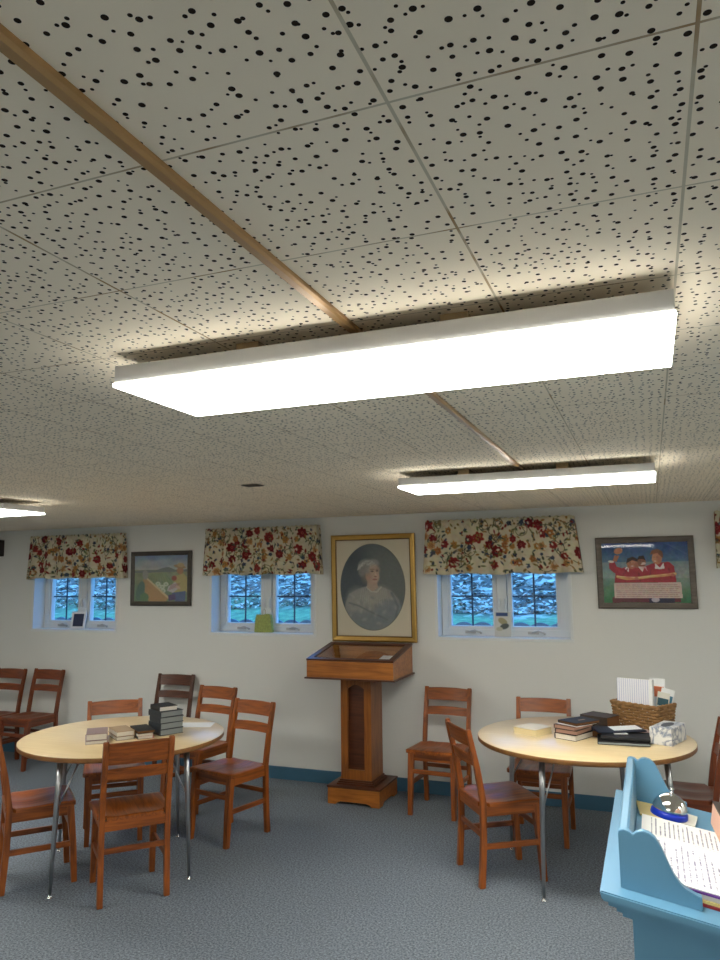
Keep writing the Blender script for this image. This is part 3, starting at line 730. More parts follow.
def make_chair(label, pal, tall_slat=False, loc=(0, 0, 0), rz=0, group=None):
    V, Hh, Ly = pal
    t = thing('wooden_chair', label, 'chair', loc, rz, group)
    # seat: saddle shaped plank notched around the rear posts
    bm = bmesh.new(); NY, NX = 20, 20; top, bot = [], []
    ys = [-.166+(.356)*j/NY for j in range(NY+1)]
    for y in ys:
        hw = .146 if y < -.122 else .186+.011*(y+.12)/.31
        if y > .17: hw -= .012*((y-.17)/.02)**2
        ra, rb = [], []
        for i in range(NX+1):
            u = -1+2*i/NX; x = u*hw
            yy = y+.006*(1-u*u) if y > .1 else y
            w_ = math.exp(-((y+.03)/.115)**2); side = math.exp(-((abs(x)-.085)/.07)**2)
            dip = .011*w_*side+.007*math.exp(-((y+.06)/.09)**2)*(1-abs(u)**3)
            edge = .004 if (abs(u) > .99 or y > .189 or y < -.165) else 0
            ra.append(bm.verts.new((x, yy, .436-dip-edge))); rb.append(bm.verts.new((x, yy, .412)))
        top.append(ra); bot.append(rb)
    for j in range(NY):
        for i in range(NX):
            f = bm.faces.new([top[j][i], top[j][i+1], top[j+1][i+1], top[j+1][i]]); f.smooth = True
            bm.faces.new([bot[j][i], bot[j+1][i], bot[j+1][i+1], bot[j][i+1]])
    for i in range(NX):
        bm.faces.new([top[0][i+1], top[0][i], bot[0][i], bot[0][i+1]]); bm.faces.new([top[NY][i], top[NY][i+1], bot[NY][i+1], bot[NY][i]])
    for j in range(NY):
        bm.faces.new([top[j][0], top[j+1][0], bot[j+1][0], bot[j][0]]); bm.faces.new([top[j+1][NX], top[j][NX], bot[j][NX], bot[j+1][NX]])
    bmesh.ops.recalc_face_normals(bm, faces=bm.faces)
    m = MB(); m.add(bm); m.build('seat', Ly, t)
    # rear legs run up into back posts
    for sx in (-1, 1):
        zs = [0, .12, .24, .36, .43, .52, .62, .72, .80, .822]
        front = [(post_y(z)+(.0165 if z < .5 else .0165-.004*(z-.5)/.32), z) for z in zs]; back = [(post_y(z)-(.0165 if z < .5 else .0165-.003*(z-.5)/.32), z) for z in zs]
        back[-1] = (back[-1][0]+.006, .818)
        out = front+back[::-1]
        MB().prism(out, 'x', sx*.168-.0145, sx*.168+.0145, bevel=.0025).build('leg', V, t)
    for sx in (-1, 1):
        bm = bmesh.new(); r1 = []
        for z, h, x, y in ((0, .0145, .160, .199), (.2, .017, .158, .186), (.41, .0195, .157, .164)):
            r1.append([bm.verts.new((sx*x+a*h, y+b_*h, z)) for a, b_ in ((-1, -1), (1, -1), (1, 1), (-1, 1))])
        for A, B in zip(r1, r1[1:]):
            for k in range(4): bm.faces.new([A[k], A[(k+1) % 4], B[(k+1) % 4], B[k]])
        bm.faces.new(r1[0]); bm.faces.new(r1[-1]); bmesh.ops.recalc_face_normals(bm, faces=bm.faces)
        m = MB(); m.add(bm); m.build('leg', V, t)
    for yy_, wd in ((.160, .29), (-.15, .31)): MB().box((0, yy_, .386), (wd, .018, .052), bevel=.002).build('seat_rail', Hh, t)
    for sx in (-1, 1):
        MB().box((sx*.165, .005, .386), (.018, .290, .052), bevel=.002).build('seat_rail', Ly, t)
        MB().box((sx*.163, .014, .205), (.016, .318, .030), bevel=.003).build('stretcher', Ly, t)
    MB().box((0, .177, .29), (.285, .016, .030), bevel=.003).build('stretcher', Hh, t)
    MB().box((0, -.150, .262), (.31, .016, .028), bevel=.003).build('stretcher', Hh, t)
    lo = .700 if tall_slat else .726
    bow_slat(lo, .812, post_y(lo), post_y(.812), .158, .014, .016).build('back_slat', Hh, t)
    bow_slat(.622, .678, post_y(.622), post_y(.678), .158, .014, .016).build('back_slat', Hh, t)
    return t
OAK = (M['wv'], M['wh'], M['wy']); REDW = (M['rv'], M['rh'], M['ry']); WAL = (M['dv'], M['dh'], M['dy'])
GL, GR, GW = 'chairs around the left table', 'chairs around the right table', 'chairs standing against the back wall'
cF = make_chair('orange-brown wooden chair with its back to the viewer, in front of the left table', OAK, True, (-2.709, 3.447, 0), D2R(47.7), GL)
cE = make_chair('orange-brown wooden chair pulled out to the right of the left table', OAK, False, (-2.641, 4.38, 0), D2R(166.3), GL)
dup(cE, (-3.319, 3.386, 0), D2R(-40.1), 'wooden chair cut off at the lower left edge, tucked under the left table', GL)
dup(cE, (-3.225, 4.87, 0), D2R(171.6), 'orange-brown wooden chair behind the pulled-out chair right of the left table', GL)
dup(cE, (-3.393, 4.138, 0), D2R(221.4), 'wooden chair on the far side of the left table, only its top slat above it', GL)
make_chair('darkest brown wooden chair against the wall behind the left table', WAL, False, (-3.945, 5.395, 0), D2R(183), GW)
cA = make_chair('reddish wooden chair against the wall, right one of the pair at far left', REDW, False, (-5.363, 5.352, 0), D2R(179.1), GW)
dup(cA, (-5.773, 5.299, 0), D2R(180.6), 'reddish wooden chair against the wall, left one of the pair, cut off by the edge', GW)
dup(cE, (-1.486, 5.337, 0), D2R(176.3), 'orange-brown wooden chair against the wall just right of the lectern', GW)
dup(cE, (-.887, 4.341, 0), D2R(-55.8), 'orange-brown wooden chair in side view at the left of the right table', GR)
dup(cE, (-.728, 5.059, 0), D2R(180.5), 'wooden chair behind the right table, facing the viewer', GR)
dup(cA, (.115, 4.73, 0), D2R(90), 'dark reddish wooden chair at the right edge, right of the right table', GR)

# ------------------------------------------------------------------ round tables
TZ = .735
def make_table(cx, cy, R, a0, label):
    t = thing('round_table', label, 'table', (cx, cy, 0), 0, 'round laminate tables')
    MB().lathe([(0, TZ), (R-.004, TZ), (R-.001, TZ-.002), (R-.001, TZ-.003), (0, TZ-.003)], (0, 0, 0), 96).build('tabletop', M['laminate'], t)
    MB().lathe([(0, TZ-.0031), (R-.001, TZ-.0031), (R, TZ-.005), (R, TZ-.024), (R-.006, TZ-.029), (0, TZ-.029)], (0, 0, 0), 96).build('edge_band', M['tedge'], t)
    for k in range(4):
        a = a0+k*PI/2; ca, sa = math.cos(a), math.sin(a); P = lambda r, z: (ca*r, sa*r, z)
        lg = MB().tube([P(.505, .012), P(.495, .25), P(.482, .5), P(.47, TZ-.032)], [.0085, .012, .0155, .0165], 14).build('leg', M['chrome'], t)
        MB().lathe([(0, 0), (.014, 0), (.014, .004), (.008, .008), (.008, .016), (0, .016)], P(.506, 0), 14).build('foot_glide', M['brightchrome'], lg)
        MB().box(P(.465, TZ-.0305), (.07, .07, .003), rot=(0, 0, a)).build('mounting_plate', M['chrome'], lg)
        MB().tube([P(.486, .43), P(.40, .56), P(.31, TZ-.030)], .0045, 8).build('brace', M['chrome'], t)
    return t
make_table(-2.985, 3.72, .588, D2R(-95), 'round pale maple-topped table at the left with steel legs')
make_table(-.410, 4.53, .598, D2R(-112), 'round pale maple-topped table at the right with steel legs')

# ------------------------------------------------------------------ books
def book(name, label, c, z, w, l, h, rz, cover, pages, group=None, lw=None, soft=True, mark=None):
    """w across, l along local y; spine on local -x side; page edges show on the other three"""
    t = thing(name, label, 'book', (c[0], c[1], z), D2R(rz), group)
    ct = .0028 if h > .02 else .0015
    m = MB()
    m.box((0, 0, ct/2), (w, l, ct), bevel=.0008); m.box((0, 0, h-ct/2), (w, l, ct), bevel=.0008)
    n = 6
    m.prism([(-w/2+.004-.004*math.cos(PI*k/n-PI/2)*1.0, h/2+(h/2)*math.sin(PI*k/n-PI/2)) for k in range(n+1)], 'y', -l/2, l/2)
    m.build('cover', cover, t)
    MB().box((.001, 0, h/2), (w-.008, l-.008, h-2*ct)).build('pages', pages, t)
    if mark: MB().box((.01, .01, h+.0006), (.012, .05, .001)).build('bookmark', mark, t)
    return t
# left table
GB = 'books on the left table'
z = TZ
book('book', 'thin white-paged book under the mauve-grey book, left table', (-3.025, 3.525), z, .12, .20, .018, 42+180, M['mauve'], M['pgw'], GB)
book('book', 'mauve-grey covered book lying on a thin book, leftmost on the left table', (-3.025, 3.53), z+.018, .115, .19, .036, 40+180, M['mauve'], M['pgw'], GB)
book('book', 'thin book under the tan-covered book, left table', (-2.95, 3.65), z, .104, .19, .020, 54+180, M['brown'], M['pgw'], GB)
book('book', 'tan-covered book right of the mauve-grey book, left table', (-2.95, 3.65), z+.020, .104, .185, .028, 55+180, M['tan'], M['pgw'], GB)
book('book', 'white-edged book under the slim black book, left table', (-2.852, 3.716), z, .09, .19, .018, 50+180, M['red'], M['pgw'], GB)
book('book', 'pale softcover book directly beneath the slim black book, left table', (-2.852, 3.716), z+.018, .09, .19, .014, 47+180, M['offwhite'], M['pgw'], GB)
book('book', 'slim black book lying on pale books before the dark stack, left table', (-2.85, 3.712), z+.032, .10, .20, .016, 52+180, M['blackc'], M['pgb'], GB)
zz = z
for k, (lb, dx, rr_, h_) in enumerate((('slate-blue book at the bottom of the tall stack', 0, 0, .034), ('slate-blue book second from the bottom of the tall stack', -.002, 1.5, .035),
                                ('slate-blue book third from the bottom of the tall stack', .002, -2, .034), ('slate-blue book fourth up in the tall stack, under the black one', -.004, 2, .033))):
    book('book', lb, (-2.776+dx, 3.842), zz, .15, .155, h_, 62+rr_, M['slate'], M['pgg'], 'tall stack of dark books'); zz += h_
book('book', 'small black white-paged book on top of the tall stack', (-2.79, 3.835), zz, .115, .145, .028, 58, M['blackc'], M['pgw'], 'tall stack of dark books')
tag(uv_quad('paper_sheet', M['white'], .22, .15, None, (-2.735, 4.095, TZ+.001), (0, 0, D2R(20))), 'white sheet of paper at the right of the left table', 'paper')

# right table
GB2 = 'books on the right table'
book('book', 'cream-coloured book alone at the left of the right table', (-.69, 4.505), z, .155, .165, .040, -28, M['cream'], M['pgy'], GB2)
zz = z
for lb, cv, pg, h_, rz in (('thick white-paged black book at the bottom of the stack, right table', M['blackc'], M['pgw'], .032, -26), ('brown book second up in the stack, right table', M['dkbrown'], M['pgp'], .024, -22),
                   ('brown book with pinkish page edges, third up in the stack, right table', M['brown'], M['pgp'], .022, -28)):
    book('book', lb, (-.455, 4.475), zz, .135, .19, h_, rz, cv, pg, GB2); zz += h_
tag(uv_quad('paper_sheet', M['white'], .15, .17, None, (-.44, 4.47, zz+.0015), (0, 0, D2R(-34))), 'white paper sticking out below the topmost black book, right table', 'paper')
book('book', 'black book with a pale bookmark on top of the stack, right table', (-.425, 4.485), zz+.003, .14, .19, .016, -38, M['blackc'], M['pgb'], GB2, mark=M['tan'])
book('book', 'thick black book lying right of the stack, behind the navy folder', (-.325, 4.60), z, .095, .17, .036, -20, M['blackc'], M['pgb'], GB2)
book('book', 'large thick dark brown book behind the stack, right table', (-.33, 4.775), z, .145, .18, .082, 62, M['dkbrown'], M['pgb'], GB2)
# black zip folders
t = thing('ring_binder', 'flat black binder with grey edges lying at the front of the right table', 'binder', (-.19, 4.435, z), D2R(4))
MB().box((0, 0, .010), (.27, .20, .018), bevel=.004).build('cover', M['blackc'], t); MB().box((0, -.002, .010), (.262, .203, .009), bevel=.001).build('pages', M['pgg'], t)
t = thing('ring_binder', 'black binder with a white label lying on the flat binder, right table', 'binder', (-.175, 4.455, z+.020), D2R(0))
MB().box((0, 0, .009), (.255, .18, .018), bevel=.005).build('cover', M['blackc'], t)
uv_quad('label_sheet', M['white'], .075, .05, t, (-.03, .02, .0188), (0, 0, .3))
t = thing('folder', 'open navy folder leaning across the binders, right table', 'folder', (-.215, 4.53, z+.047), rot=(D2R(2.5), D2R(-1.5), D2R(22)))
MB().box((0, 0, .002), (.27, .13, .005), bevel=.002).build('cover', M['navy'], t)
uv_quad('paper', M['white'], .16, .09, t, (.04, .012, .0058), (0, 0, .05))
book('book', 'mauve-brown book between the basket and the binders, right table', (-.105, 4.665), z, .11, .08, .022, 20, M['mauve'], M['pgp'], GB2)
# tissue box
t = thing('tissue_box', 'white and blue marbled tissue box at the right of the table', 'tissue box', (.043, 4.522, z), D2R(-20))
MB().box((0, 0, .046), (.118, .232, .09), bevel=.003).build('box', M['marble'], t)
m = MB(); m.bm.faces.new([m.bm.verts.new((.028*math.cos(a), .07*math.sin(a), .0922)) for a in [2*PI*k/24 for k in range(24)]]); 
m.prism([(.024*math.cos(2*PI*k/24), .066*math.sin(2*PI*k/24)) for k in range(24)], 'z', .0905, .0925); m.build('opening', M['slot'], t)
# basket
t = thing('wicker_basket', 'rectangular woven seagrass basket full of papers on the right table', 'basket', (-.085, 4.90, z+.001), D2R(-34))
def rpath(hw, hd, r, n):
    out = []
    per = 4*(hw+hd)
    for k in range(n):
        s = per*k/n; e = [(2*hw, (-hw, -hd), (1, 0)), (2*hd, (hw, -hd), (0, 1)), (2*hw, (hw, hd), (-1, 0)), (2*hd, (-hw, hd), (0, -1))]
        for L, o, d in e:
            if s <= L: out.append((o[0]+d[0]*s, o[1]+d[1]*s, -d[1]*-1 if False else d[1], -d[0])); break
            s -= L
    return out
rows = 8; BH = .142
m = MB()
for j in range(rows):
    zc = .0115+j*(BH-.020)/(rows-1); f_ = .90+.10*zc/BH; P = rpath(.152*f_, .096*f_, 0, 120); pts = []
    for k, (x, y, nx_, ny_) in enumerate(P):
        o_ = .005*math.sin(k*2*PI/8+j*PI); pts.append((x+nx_*o_, y+ny_*o_, zc+.0015*math.sin(k*.9+j)))
    m.tube(pts, [.0098+.0016*math.sin(k*2.1+j) for k in range(len(pts))], 6, 0, True)
m.build('weave', M['seagrass'], t)
m = MB(); P = rpath(.154, .098, 0, 120); m.tube([(x, y, BH+.001+.002*math.sin(k*1.3)) for k, (x, y, a, b_) in enumerate(P)], .009, 8, 0, True); m.build('rim', M['seagrass'], t)
MB().box((0, 0, .004), (.266, .164, .006)).build('base', M['bdark'], t)
BZ = z+.01
# contents of the basket
t = thing('notepad', 'white binder with ruled lines standing upright in the basket', 'binder', (-.135, 4.865, BZ), rot=(D2R(-4), 0, D2R(-20)))
uv_quad('ruled_cover', M['ruled'], .20, .275, t, (0, -.0125, .1385), (D2R(90), 0, 0), .002)
MB().box((0, 0, .1385), (.20, .022, .275), bevel=.001).build('pages', M['white'], t)
MB().box((.106, -.001, .1385), (.022, .03, .28), bevel=.003).build('spine', M['white'], t)
def leaflet(name, lb, loc, rot, w, h, mats, th=.004):
    t = thing(name, lb, 'booklet', loc, rot=rot, group='booklets in the basket')
    MB().box((0, 0, h/2), (w, th, h)).build('cover', mats[0], t)
    MB().box((0, -th/2-.0006, h*.72), (w*.86, .001, h*.22)).build('picture_panel', mats[1], t)
    MB().box((0, -th/2-.0006, h*.3), (w*.86, .001, h*.1)).build('text_panel', mats[2], t)
leaflet('booklet', 'white and orange booklet standing in the basket behind the binder', (-.012, 4.93, BZ), (D2R(-3), D2R(3), D2R(-5)), .09, .276, (M['white'], M['orange'], M['orange']))
leaflet('booklet', 'dark teal booklet standing in the basket beside the binder', (.005, 4.875, BZ), (D2R(-3), D2R(9), D2R(-14)), .07, .205, (M['offwhite'], M['teal'], M['teal']))
leaflet('booklet', 'bright blue booklet leaning to the right in the basket', (.012, 4.905, BZ+.01), (D2R(-3), D2R(14), D2R(-10)), .075, .215, (M['white'], M['blue1'], M['blue1']))

# ------------------------------------------------------------------ lectern with glazed case
t = thing('display_lectern', 'brown wooden pedestal lectern with a sloping glass display top under the portrait', 'lectern', (-2.11, 5.40, 0), 0)
# base plinth with bracket feet
hw, hd = .203, .20
def bracket(axis, pos, half):
    a = half
    out = [(-a, 0), (-a*.70, 0), (-a*.62, .014), (-a*.50, .022), (a*.50, .022), (a*.62, .014), (a*.70, 0), (a, 0), (a, .115), (-a, .115)]
    return out, axis, pos
m = MB()
m.prism(bracket('y', 0, hw)[0], 'y', -hd, -hd+.02); m.prism(bracket('y', 0, hw)[0], 'y', hd-.02, hd)
m.prism(bracket('x', 0, hd-.02)[0], 'x', -hw, -hw+.02); m.prism(bracket('x', 0, hd-.02)[0], 'x', hw-.02, hw)
m.build('base', M['lh'], t)
MB().box((0, 0, .122), (2*hw+.012, 2*hd+.012, .014), bevel=.004).build('base_top', M['ld'], t)
m = MB(); cw = .122; cy0 = -.135; cyc = cy0+cw
for k, (s, zz0) in enumerate(((.026, .129), (.018, .141), (.010, .153))): m.box((0, cyc, zz0+.006), (2*cw+2*s, 2*cw+2*s, .012), bevel=.003)
m.build('column_moulding', M['ld'], t)
# column: two stiles, rails and a recessed arched panel
cz0, cz1 = .165, .905
m = MB()
m.box((-cw+.028, cy0+.011, (cz0+cz1)/2), (.056, .022, cz1-cz0), bevel=.002); m.box((cw-.028, cy0+.011, (cz0+cz1)/2), (.056, .022, cz1-cz0), bevel=.002)
m.box((0, cy0+.011, cz0+.035), (2*cw-.112, .022, .07))
pa = cw-.056; zt_ = cz1-.085
arch = [(-pa, cz1), (-pa, zt_)]+[(-pa+.0+pa*2*k/14, zt_+.030*math.sin(PI*k/14)) for k in range(1, 14)]+[(pa, zt_), (pa, cz1)]
m.prism(arch, 'y', cy0, cy0+.022)
m.box((-cw+.009, cyc+.011, (cz0+cz1)/2), (.018, 2*cw-.022, cz1-cz0)); m.box((cw-.009, cyc+.011, (cz0+cz1)/2), (.018, 2*cw-.022, cz1-cz0)); m.box((0, cyc+cw-.009, (cz0+cz1)/2), (2*cw-.036, .018, cz1-cz0))
m.build('column', M['lv'], t)
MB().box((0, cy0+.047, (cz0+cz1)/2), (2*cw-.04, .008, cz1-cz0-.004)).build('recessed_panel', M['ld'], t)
# case
cx0, cx1, yf, yb = -.345, .345, -.262, .205; zb, zf, zk = .910, 1.032, 1.118
m = MB()
m.prism([(cx0, zb), (cx1, zb), (cx1, zf), (cx0, zf)], 'y', yf, yf+.018)                                      # front board
m.prism([(cx0, zb), (cx1, zb), (cx1, zk), (cx0, zk)], 'y', yb-.018, yb)
for s in (cx0, cx1-.018):
    m.prism([(yf+.018, zb), (yb-.018, zb), (yb-.018, zk), (yf+.018, zf+.004)], 'x', s, s+.018)
m.build('display_case', M['lh'], t)
MB().box((0, (yf+yb)/2, zb-.004), (cx1-cx0+.03, yb-yf+.03, .012), bevel=.004).build('case_moulding', M['ld'], t)
MB().box((0, cyc, zb-.018), (2*cw+.06, 2*cw+.06, .016), bevel=.003).build('case_support', M['ld'], t)
MB().box((0, (yf+yb)/2, zb+.018), (cx1-cx0-.04, yb-yf-.04, .004)).build('case_lining', M['brown'], t)
sl = math.atan2(zk-zf, yb-yf); L_ = math.hypot(yb-yf, zk-zf)
lid = bpy.data.objects.new('glazed_lid', None); COL.objects.link(lid); lid.parent = t; lid.location = (0, yf, zf+.003); lid.rotation_euler = (sl, 0, 0)
m = MB()
for x in (cx0+.02, cx1-.02): m.box((x, L_/2, .006), (.045, L_+.008, .014), bevel=.002)
m.box((0, .02, .006), (cx1-cx0-.08, .045, .0138), bevel=.002); m.box((0, L_-.02, .006), (cx1-cx0-.08, .045, .0138), bevel=.002)
m.build('lid_frame', M['ld'], lid)
MB().box((0, L_/2, .005), (cx1-cx0-.084, L_-.09, .003)).build('lid_glass', M['glass'], lid)
tag(uv_quad('note_card', M['white'], .12, .10, None, (-1.865, 5.325, 1.051), (sl, 0, 0)), 'white card lying under the glass of the lectern', 'card')
MB().box((.237, -.075, .983), (.08, .04, .110)).build('card_stand', M['brown'], t)
tag(MB().box((0, 0, 0), (.016, .10, .014), bevel=.004).build('brass_bar', M['gold'], None, (-2.35, 5.45, zb+.027)), 'small brass bar lying inside the lectern case', 'ornament')

# ------------------------------------------------------------------ blue standing desk (lower right)
S_ = .165; ang = math.atan(S_)
def dz(x): return 1.05-S_*(x+.125)
t = thing('standing_desk', 'light blue painted slant-top reading desk at the lower right', 'desk', (0, 0, 0), 0)
X0, X1, Y0, Y1 = -.125, .50, 1.560, 2.283
m = MB(); m.prism([(X0, dz(X0)), (X1, dz(X1)), (X1, dz(X1)-.018), (X0+.004, dz(X0)-.018)], 'y', Y0, Y1, bevel=.0025); m.build('desktop', M['bluep'], t)
m = MB()
for k, (s, d0, d1) in enumerate(((.014, .0185, .030), (.028, .030, .044), (.038, .044, .056))):
    m.prism([(X0+s, dz(X0)-d0), (X1-s, dz(X1)-d0), (X1-s, dz(X1)-d1), (X0+s, dz(X0)-d1)], 'y', Y0+s, Y1-s)
m.build('desk_moulding', M['bluep'], t)
bx0, bx1, by0, by1 = X0+.055, X1-.055, Y0+.055, Y1-.055
m = MB(); m.prism([(bx0, .06), (bx1, .06), (bx1, dz(bx1)-.057), (bx0, dz(bx0)-.057)], 'y', by0, by1); m.build('cabinet', M['bluep'], t)
m = MB(); m.box(((bx0+bx1)/2, (by0+by1)/2, .03), (bx1-bx0-.03, by1-by0-.03, .06)); m.build('kick_base', M['bluep'], t)
# gallery: back board and two scalloped ends
gx = -.088
MB().prism([(gx, dz(gx)), (gx+.020, dz(gx+.02)), (gx+.020, 1.146), (gx+.016, 1.150), (gx+.004, 1.150), (gx, 1.146)], 'y', 1.622, 2.221).build('back_board', M['bluep'], t)
prof = [(-.088, None), (.057, None), (.057, 1.044), (.050, 1.046), (.041, 1.050), (.031, 1.055), (.022, 1.062), (.012, 1.076), (.004, 1.092), (-.004, 1.112), (-.012, 1.130), (-.020, 1.142), (-.030, 1.150), (-.042, 1.153), (-.052, 1.151), (-.061, 1.144), (-.068, 1.150), (-.078, 1.1525), (-.085, 1.151), (-.088, 1.146)]
prof = [(x, dz(x) if z_ is None else z_) for x, z_ in prof]
for ya, nm in ((1.604, 'a'), (2.221, 'b')):
    MB().prism(prof, 'y', ya, ya+.018, bevel=.0012).build('scalloped_end', M['bluep'], t)
# on the desk
def on_desk(x, off): return dz(x)+off*math.cos(ang)
def sheet(name, lb, cat, mat, x0, x1, y0, y1, off, rz=0, th=.0012, grp=None):
    w = (x1-x0)/math.cos(ang); xc = (x0+x1)/2
    o = uv_quad(name, mat, w, y1-y0, None, (xc, (y0+y1)/2, on_desk(xc, off)), (0, ang, rz), th)
    return tag(o, lb, cat, grp)
sheet('magazine', 'red-edged magazine at the bottom of the pile on the blue desk', 'magazine', M['red'], .04, .28, 1.628, 1.93, .003, 0, .005, 'paper pile on the desk')
sheet('magazine', 'yellow-edged magazine above the red one on the blue desk', 'magazine', M['yellow'], .036, .27, 1.630, 1.925, .009, D2R(.4), .005, 'paper pile on the desk')
sheet('paper_pile', 'thick pile of white sheets under the printed pages on the blue desk', 'papers', M['white'], .000, .27, 1.635, 1.93, .0165, D2R(-.6), .009, 'paper pile on the desk')
sheet('magazine', 'purple-edged sheet just below the printed pages on the blue desk', 'magazine', M['purple'], -.012, .27, 1.630, 1.93, .0235, 0, .003, 'paper pile on the desk')
sheet('printed_sheet', 'printed white page at the front of the blue desk', 'paper', M['page_t2'], -.04, .255, 1.633, 1.877, .0275, 0, .002, 'printed pages on the desk')
sheet('printed_sheet', 'printed white page behind the front one, nearer the bell', 'paper', M['page_t'], -.052, .24, 1.880, 2.02, .0275, 0, .002, 'printed pages on the desk')
sheet('paper_pile', 'white papers beneath the rear printed page on the blue desk', 'papers', M['offwhite'], -.05, .235, 1.945, 2.016, .0135, 0, .023, 'paper pile on the desk')
sheet('leaflet', 'cream leaflet with green marks under the bell', 'leaflet', M['yellow'], -.064, .0, 2.09, 2.205, .0045, D2R(6), .004)
sheet('note_card', 'white card under the right side of the bell', 'card', M['offwhite'], .01, .074, 2.105, 2.190, .0045, D2R(-7), .005)
# service bell, standing on the slope
bl = thing('service_bell', 'chrome desk bell with a cobalt blue base on the blue desk', 'bell', (.010, 2.135, on_desk(.010, .0065)), rot=(0, ang, 0))
MB().lathe([(0, 0), (.044, 0), (.0455, .003), (.044, .012), (.039, .017), (0, .017)], (0, 0, 0), 40).build('bell_base', M['bellblue'], bl)
MB().lathe([(.0415, .018), (.0425, .020), (.0418, .023), (.039, .032), (.033, .042), (.024, .050), (.013, .0545), (0, .056)], (0, 0, 0), 40).build('bell_dome', M['brightchrome'], bl)
MB().lathe([(0, .055), (.0035, .056), (.003, .062), (.0055, .065), (.0055, .068), (0, .071)], (0, 0, 0), 16).build('plunger', M['brightchrome'], bl)
t2 = thing('card_box', 'peach-sided small box with a dark top at the right edge of the blue desk', 'box', (.137, 2.01, on_desk(.137, .030)), rot=(0, ang, D2R(4)))
MB().box((0, 0, .028), (.06, .13, .05), bevel=.001).build('box', M['pink'], t2); MB().box((0, 0, .055), (.062, .132, .004), bevel=.001).build('lid', M['dkbrown'], t2)

# ------------------------------------------------------------------ window sill things, speaker
ZS = WZ0+.0125
t = thing('easel_frame', 'small white framed picture standing on the far left sill', 'picture', (-5.234, 5.775, ZS), rot=(D2R(-9), 0, D2R(6)))
m = MB(); frame_ring(m, -.080, .080, 0, .165, .022, -.006, .006, .001); m.build('frame', M['white'], t); MB().box((0, 0, .085), (.12, .004, .124)).build('photo', M['darkpic'], t)
MB().box((0, .03, .07), (.02, .003, .14), rot=(D2R(24), 0, 0)).build('strut', M['white'], t)
t = thing('gift_bag', 'small green and yellow patterned bag on the sill left of the portrait', 'bag', (-3.172, 5.775, ZS), 0)
m = MB(); m.prism([(-.088, 0), (.088, 0), (.078, .115), (.070, .150), (.03, .158), (-.02, .150), (-.066, .155), (-.078, .115)], 'y', -.02, .02, bevel=.003); m.build('bag_body', M['green'], t)
m = MB().tube([(-.015, 0, .15), (-.012, 0, .19), (0, 0, .2), (.012, 0, .19), (.015, 0, .15)], .0018, 6); m.build('handle', M['tan'], t)
t = thing('brochure', 'white brochure with a blue-topped picture leaning on the sill right of the portrait', 'brochure', (-1.086, 5.79, ZS), rot=(D2R(-6), 0, 0))
c = Canvas(0, 1, 0, 1.45, 40, 58, (216, 214, 204)); c.poly([(.08, .04), (.8, .04), (.8, .24), (.08, .24)], (54, 78, 124)); c.ell(.5, .55, .3, .18, (168, 158, 120), .5); c.ell(.6, .85, .28, .16, (84, 90, 86), -.3); c.ell(.3, 1.0, .2, .12, (190, 186, 160)); c.blur(1)
MB().box((0, .002, .094), (.128, .002, .188)).build('card_back', M['white'], t)
grid_obj('front_page', c, lambda U, V: ((U-.5)*.128, 0*U, .188-V*.188), M['print'], t)
t = thing('wall_speaker', 'dark brown box speaker high on the wall at the left edge', 'speaker', (-6.27, WY, 1.985), 0)
MB().box((0, -.075, 0), (.28, .148, .165), bevel=.004).build('cabinet', M['speaker'], t); MB().box((0, -.151, 0), (.25, .006, .135), bevel=.002).build('grille', M['speakercloth'], t)

# ------------------------------------------------------------------ outdoors, seen through the panes
def gz(x, y):
    k = 1.18+max(0, y-6.0)*.085+max(0, y-7.1)*.17+max(0, y-10)*.14
    return k+.03*math.sin(x*1.7+y)+.02*math.sin(y*3.1+x*.6)
bm = bmesh.new(); NXg, NYg = 90, 44; gv = []
for j in range(NYg+1):
    y = 5.93+(j/NYg)**1.6*16; gv.append([bm.verts.new((-26+i*42/NXg, y, gz(-26+i*42/NXg, y))) for i in range(NXg+1)])
for j in range(NYg):
    for i in range(NXg): f = bm.faces.new([gv[j][i], gv[j][i+1], gv[j+1][i+1], gv[j+1][i]]); f.smooth = True
me = bpy.data.meshes.new('ground'); bm.to_mesh(me); bm.free(); me.materials.append(M['ground'])
g = bpy.data.objects.new('ground', me); COL.objects.link(g); struct(g, 'grassy bank strewn with fallen leaves outside the windows', 'ground')
r = random.Random(7); m = MB()
for k in range(7500):
    y = 7.2+(r.random()**1.4)*2.6; x = -y*1.05*1.15+r.random()*(y*1.35)
    z_ = gz(x, y)+.012; s = r.uniform(.02, .045); q = Euler((r.uniform(-.6, .6), r.uniform(-.6, .6), r.uniform(0, 6.28))).to_matrix()
    vs = [m.bm.verts.new(Vector((x, y, z_))+q @ Vector(p)) for p in ((-s, 0, 0), (0, -s*.45, .006), (s, 0, 0), (0, s*.45, .006))]
    f = m.bm.faces.new(vs); f.material_index = 0 if r.random() < .55 else 1
o = m.build('fallen_leaves', [M['leaf'], M['dryleaf']]); tag(o, 'scattered pale fallen leaves on the bank outside the windows', 'leaves', None, 'stuff')
def edging(x0, x1, lb):
    m = MB(); n = 7; pts = []; st = 12
    for k in range(n*st+1):
        u = k/(n*st); pts.append((x0+(x1-x0)*u, 1.252+.028*abs(math.sin(u*n*PI))**.8*(1 if True else 0)))
    m.prism([(x0, 1.12)]+[(x0, 1.252)]+pts[1:-1]+[(x1, 1.252), (x1, 1.12)], 'y', 6.02, 6.035)
    o = m.build('window_well_edging', M['edging']); tag(o, lb, 'edging', 'scalloped edgings outside the windows')
edging(-6.05, -5.0, 'scalloped grey edging outside the far left window'); edging(-3.88, -2.8, 'scalloped grey edging outside the window left of the portrait'); edging(-1.68, -.6, 'scalloped grey edging outside the window right of the portrait')
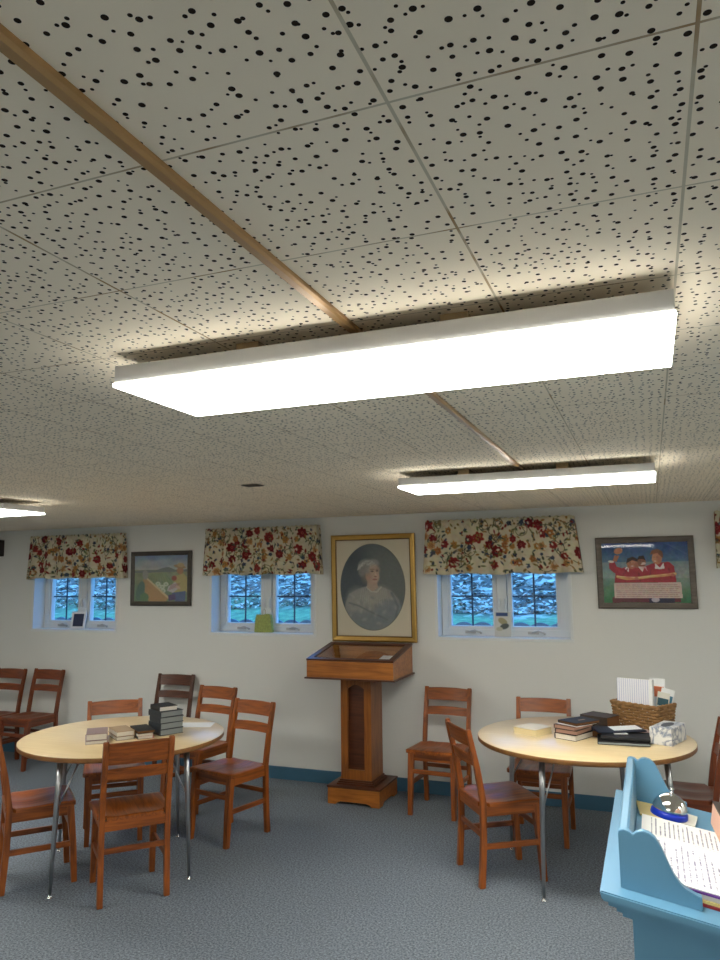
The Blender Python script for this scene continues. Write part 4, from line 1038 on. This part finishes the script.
def bush(x, y, w, h, seed, lb):
    t = thing('evergreen_bush', lb, 'bush', (x, y, gz(x, y)-.05), 0, 'bushes on the bank outside')
    r = random.Random(seed); m = MB()
    for k in range(900):
        a, b_, q = r.uniform(0, 2*PI), r.random(), r.random()**.4; zc = h*(.12+.88*b_); rad = w*math.sin(PI*min(.98, .18+.8*b_))*q
        c_ = Vector((math.cos(a)*rad, math.sin(a)*rad, zc)); s = r.uniform(.05, .11); e = Euler((r.uniform(-1, 1), r.uniform(-1, 1), a)).to_matrix()
        vs = [m.bm.verts.new(c_+e @ Vector(p)) for p in ((-s, 0, 0), (0, -s*.5, s*.2), (s, 0, 0), (0, s*.5, s*.2))]; m.bm.faces.new(vs)
    m.build('foliage', M['foliage'], t); m = MB()
    for k in range(5): a = k*1.3; m.tube([(0, 0, 0), (math.cos(a)*w*.25, math.sin(a)*w*.25, h*.4), (math.cos(a)*w*.5, math.sin(a)*w*.5, h*.8)], [.04, .03, .012], 6)
    m.build('stem', M['trunk'], t)
bush(-12.0, 11.9, 1.3, 2.2, 1, 'dark evergreen bush outside, seen in the left panes of the far left window')
bush(-9.3, 11.2, 1.1, 1.8, 2, 'dark evergreen bush outside, seen in the right panes of the far left window')
bush(-6.9, 11.0, 1.0, 1.6, 3, 'dark evergreen bush outside, seen at top left of the window left of the portrait')
bush(-5.0, 12.2, .9, 1.5, 4, 'dark evergreen bush outside, seen at the right of the window left of the portrait')
bush(-2.9, 12.8, .8, 1.3, 5, 'dark evergreen bush outside, seen at top left of the window right of the portrait')

# ------------------------------------------------------------------ world: blue dusk sky
w = bpy.data.worlds.new('World'); scene.world = w; w.use_nodes = True; nt = w.node_tree
bg = nt.nodes['Background']
tc = node(nt, 'ShaderNodeTexCoord'); sp = node(nt, 'ShaderNodeSeparateXYZ'); nt.links.new(tc.outputs['Generated'], sp.inputs[0])
mr = node(nt, 'ShaderNodeMapRange'); mr.inputs[1].default_value = -.1; mr.inputs[2].default_value = .9; nt.links.new(sp.outputs[2], mr.inputs[0])
nt.links.new(mixc(nt, mr.outputs[0], (.12, .46, 1.0, 1), (.07, .32, .95, 1)), bg.inputs[0]); bg.inputs[1].default_value = 3.6

# ------------------------------------------------------------------ camera
cam = bpy.data.cameras.new('Camera'); co = bpy.data.objects.new('Camera', cam); COL.objects.link(co)
cam.sensor_fit = 'HORIZONTAL'; cam.sensor_width = 36; cam.lens = 733/720*36; cam.clip_start = .02; cam.clip_end = 100
yaw, pitch, roll = D2R(21.33), D2R(7.58), D2R(-.61)
f = Vector((-math.sin(yaw)*math.cos(pitch), math.cos(yaw)*math.cos(pitch), math.sin(pitch))); rt = Vector((math.cos(yaw), math.sin(yaw), 0)); up = rt.cross(f)
r2 = rt*math.cos(roll)+up*math.sin(roll); u2 = -rt*math.sin(roll)+up*math.cos(roll)
mt = Matrix((r2, u2, -f)).transposed().to_4x4(); mt.translation = (0, 0, 1.65); co.matrix_world = mt
scene.camera = co
vs = scene.view_settings; vs.view_transform = 'Standard'; vs.look = 'None'; vs.gamma = 1; vs.exposure = .35; vs.use_curve_mapping = False
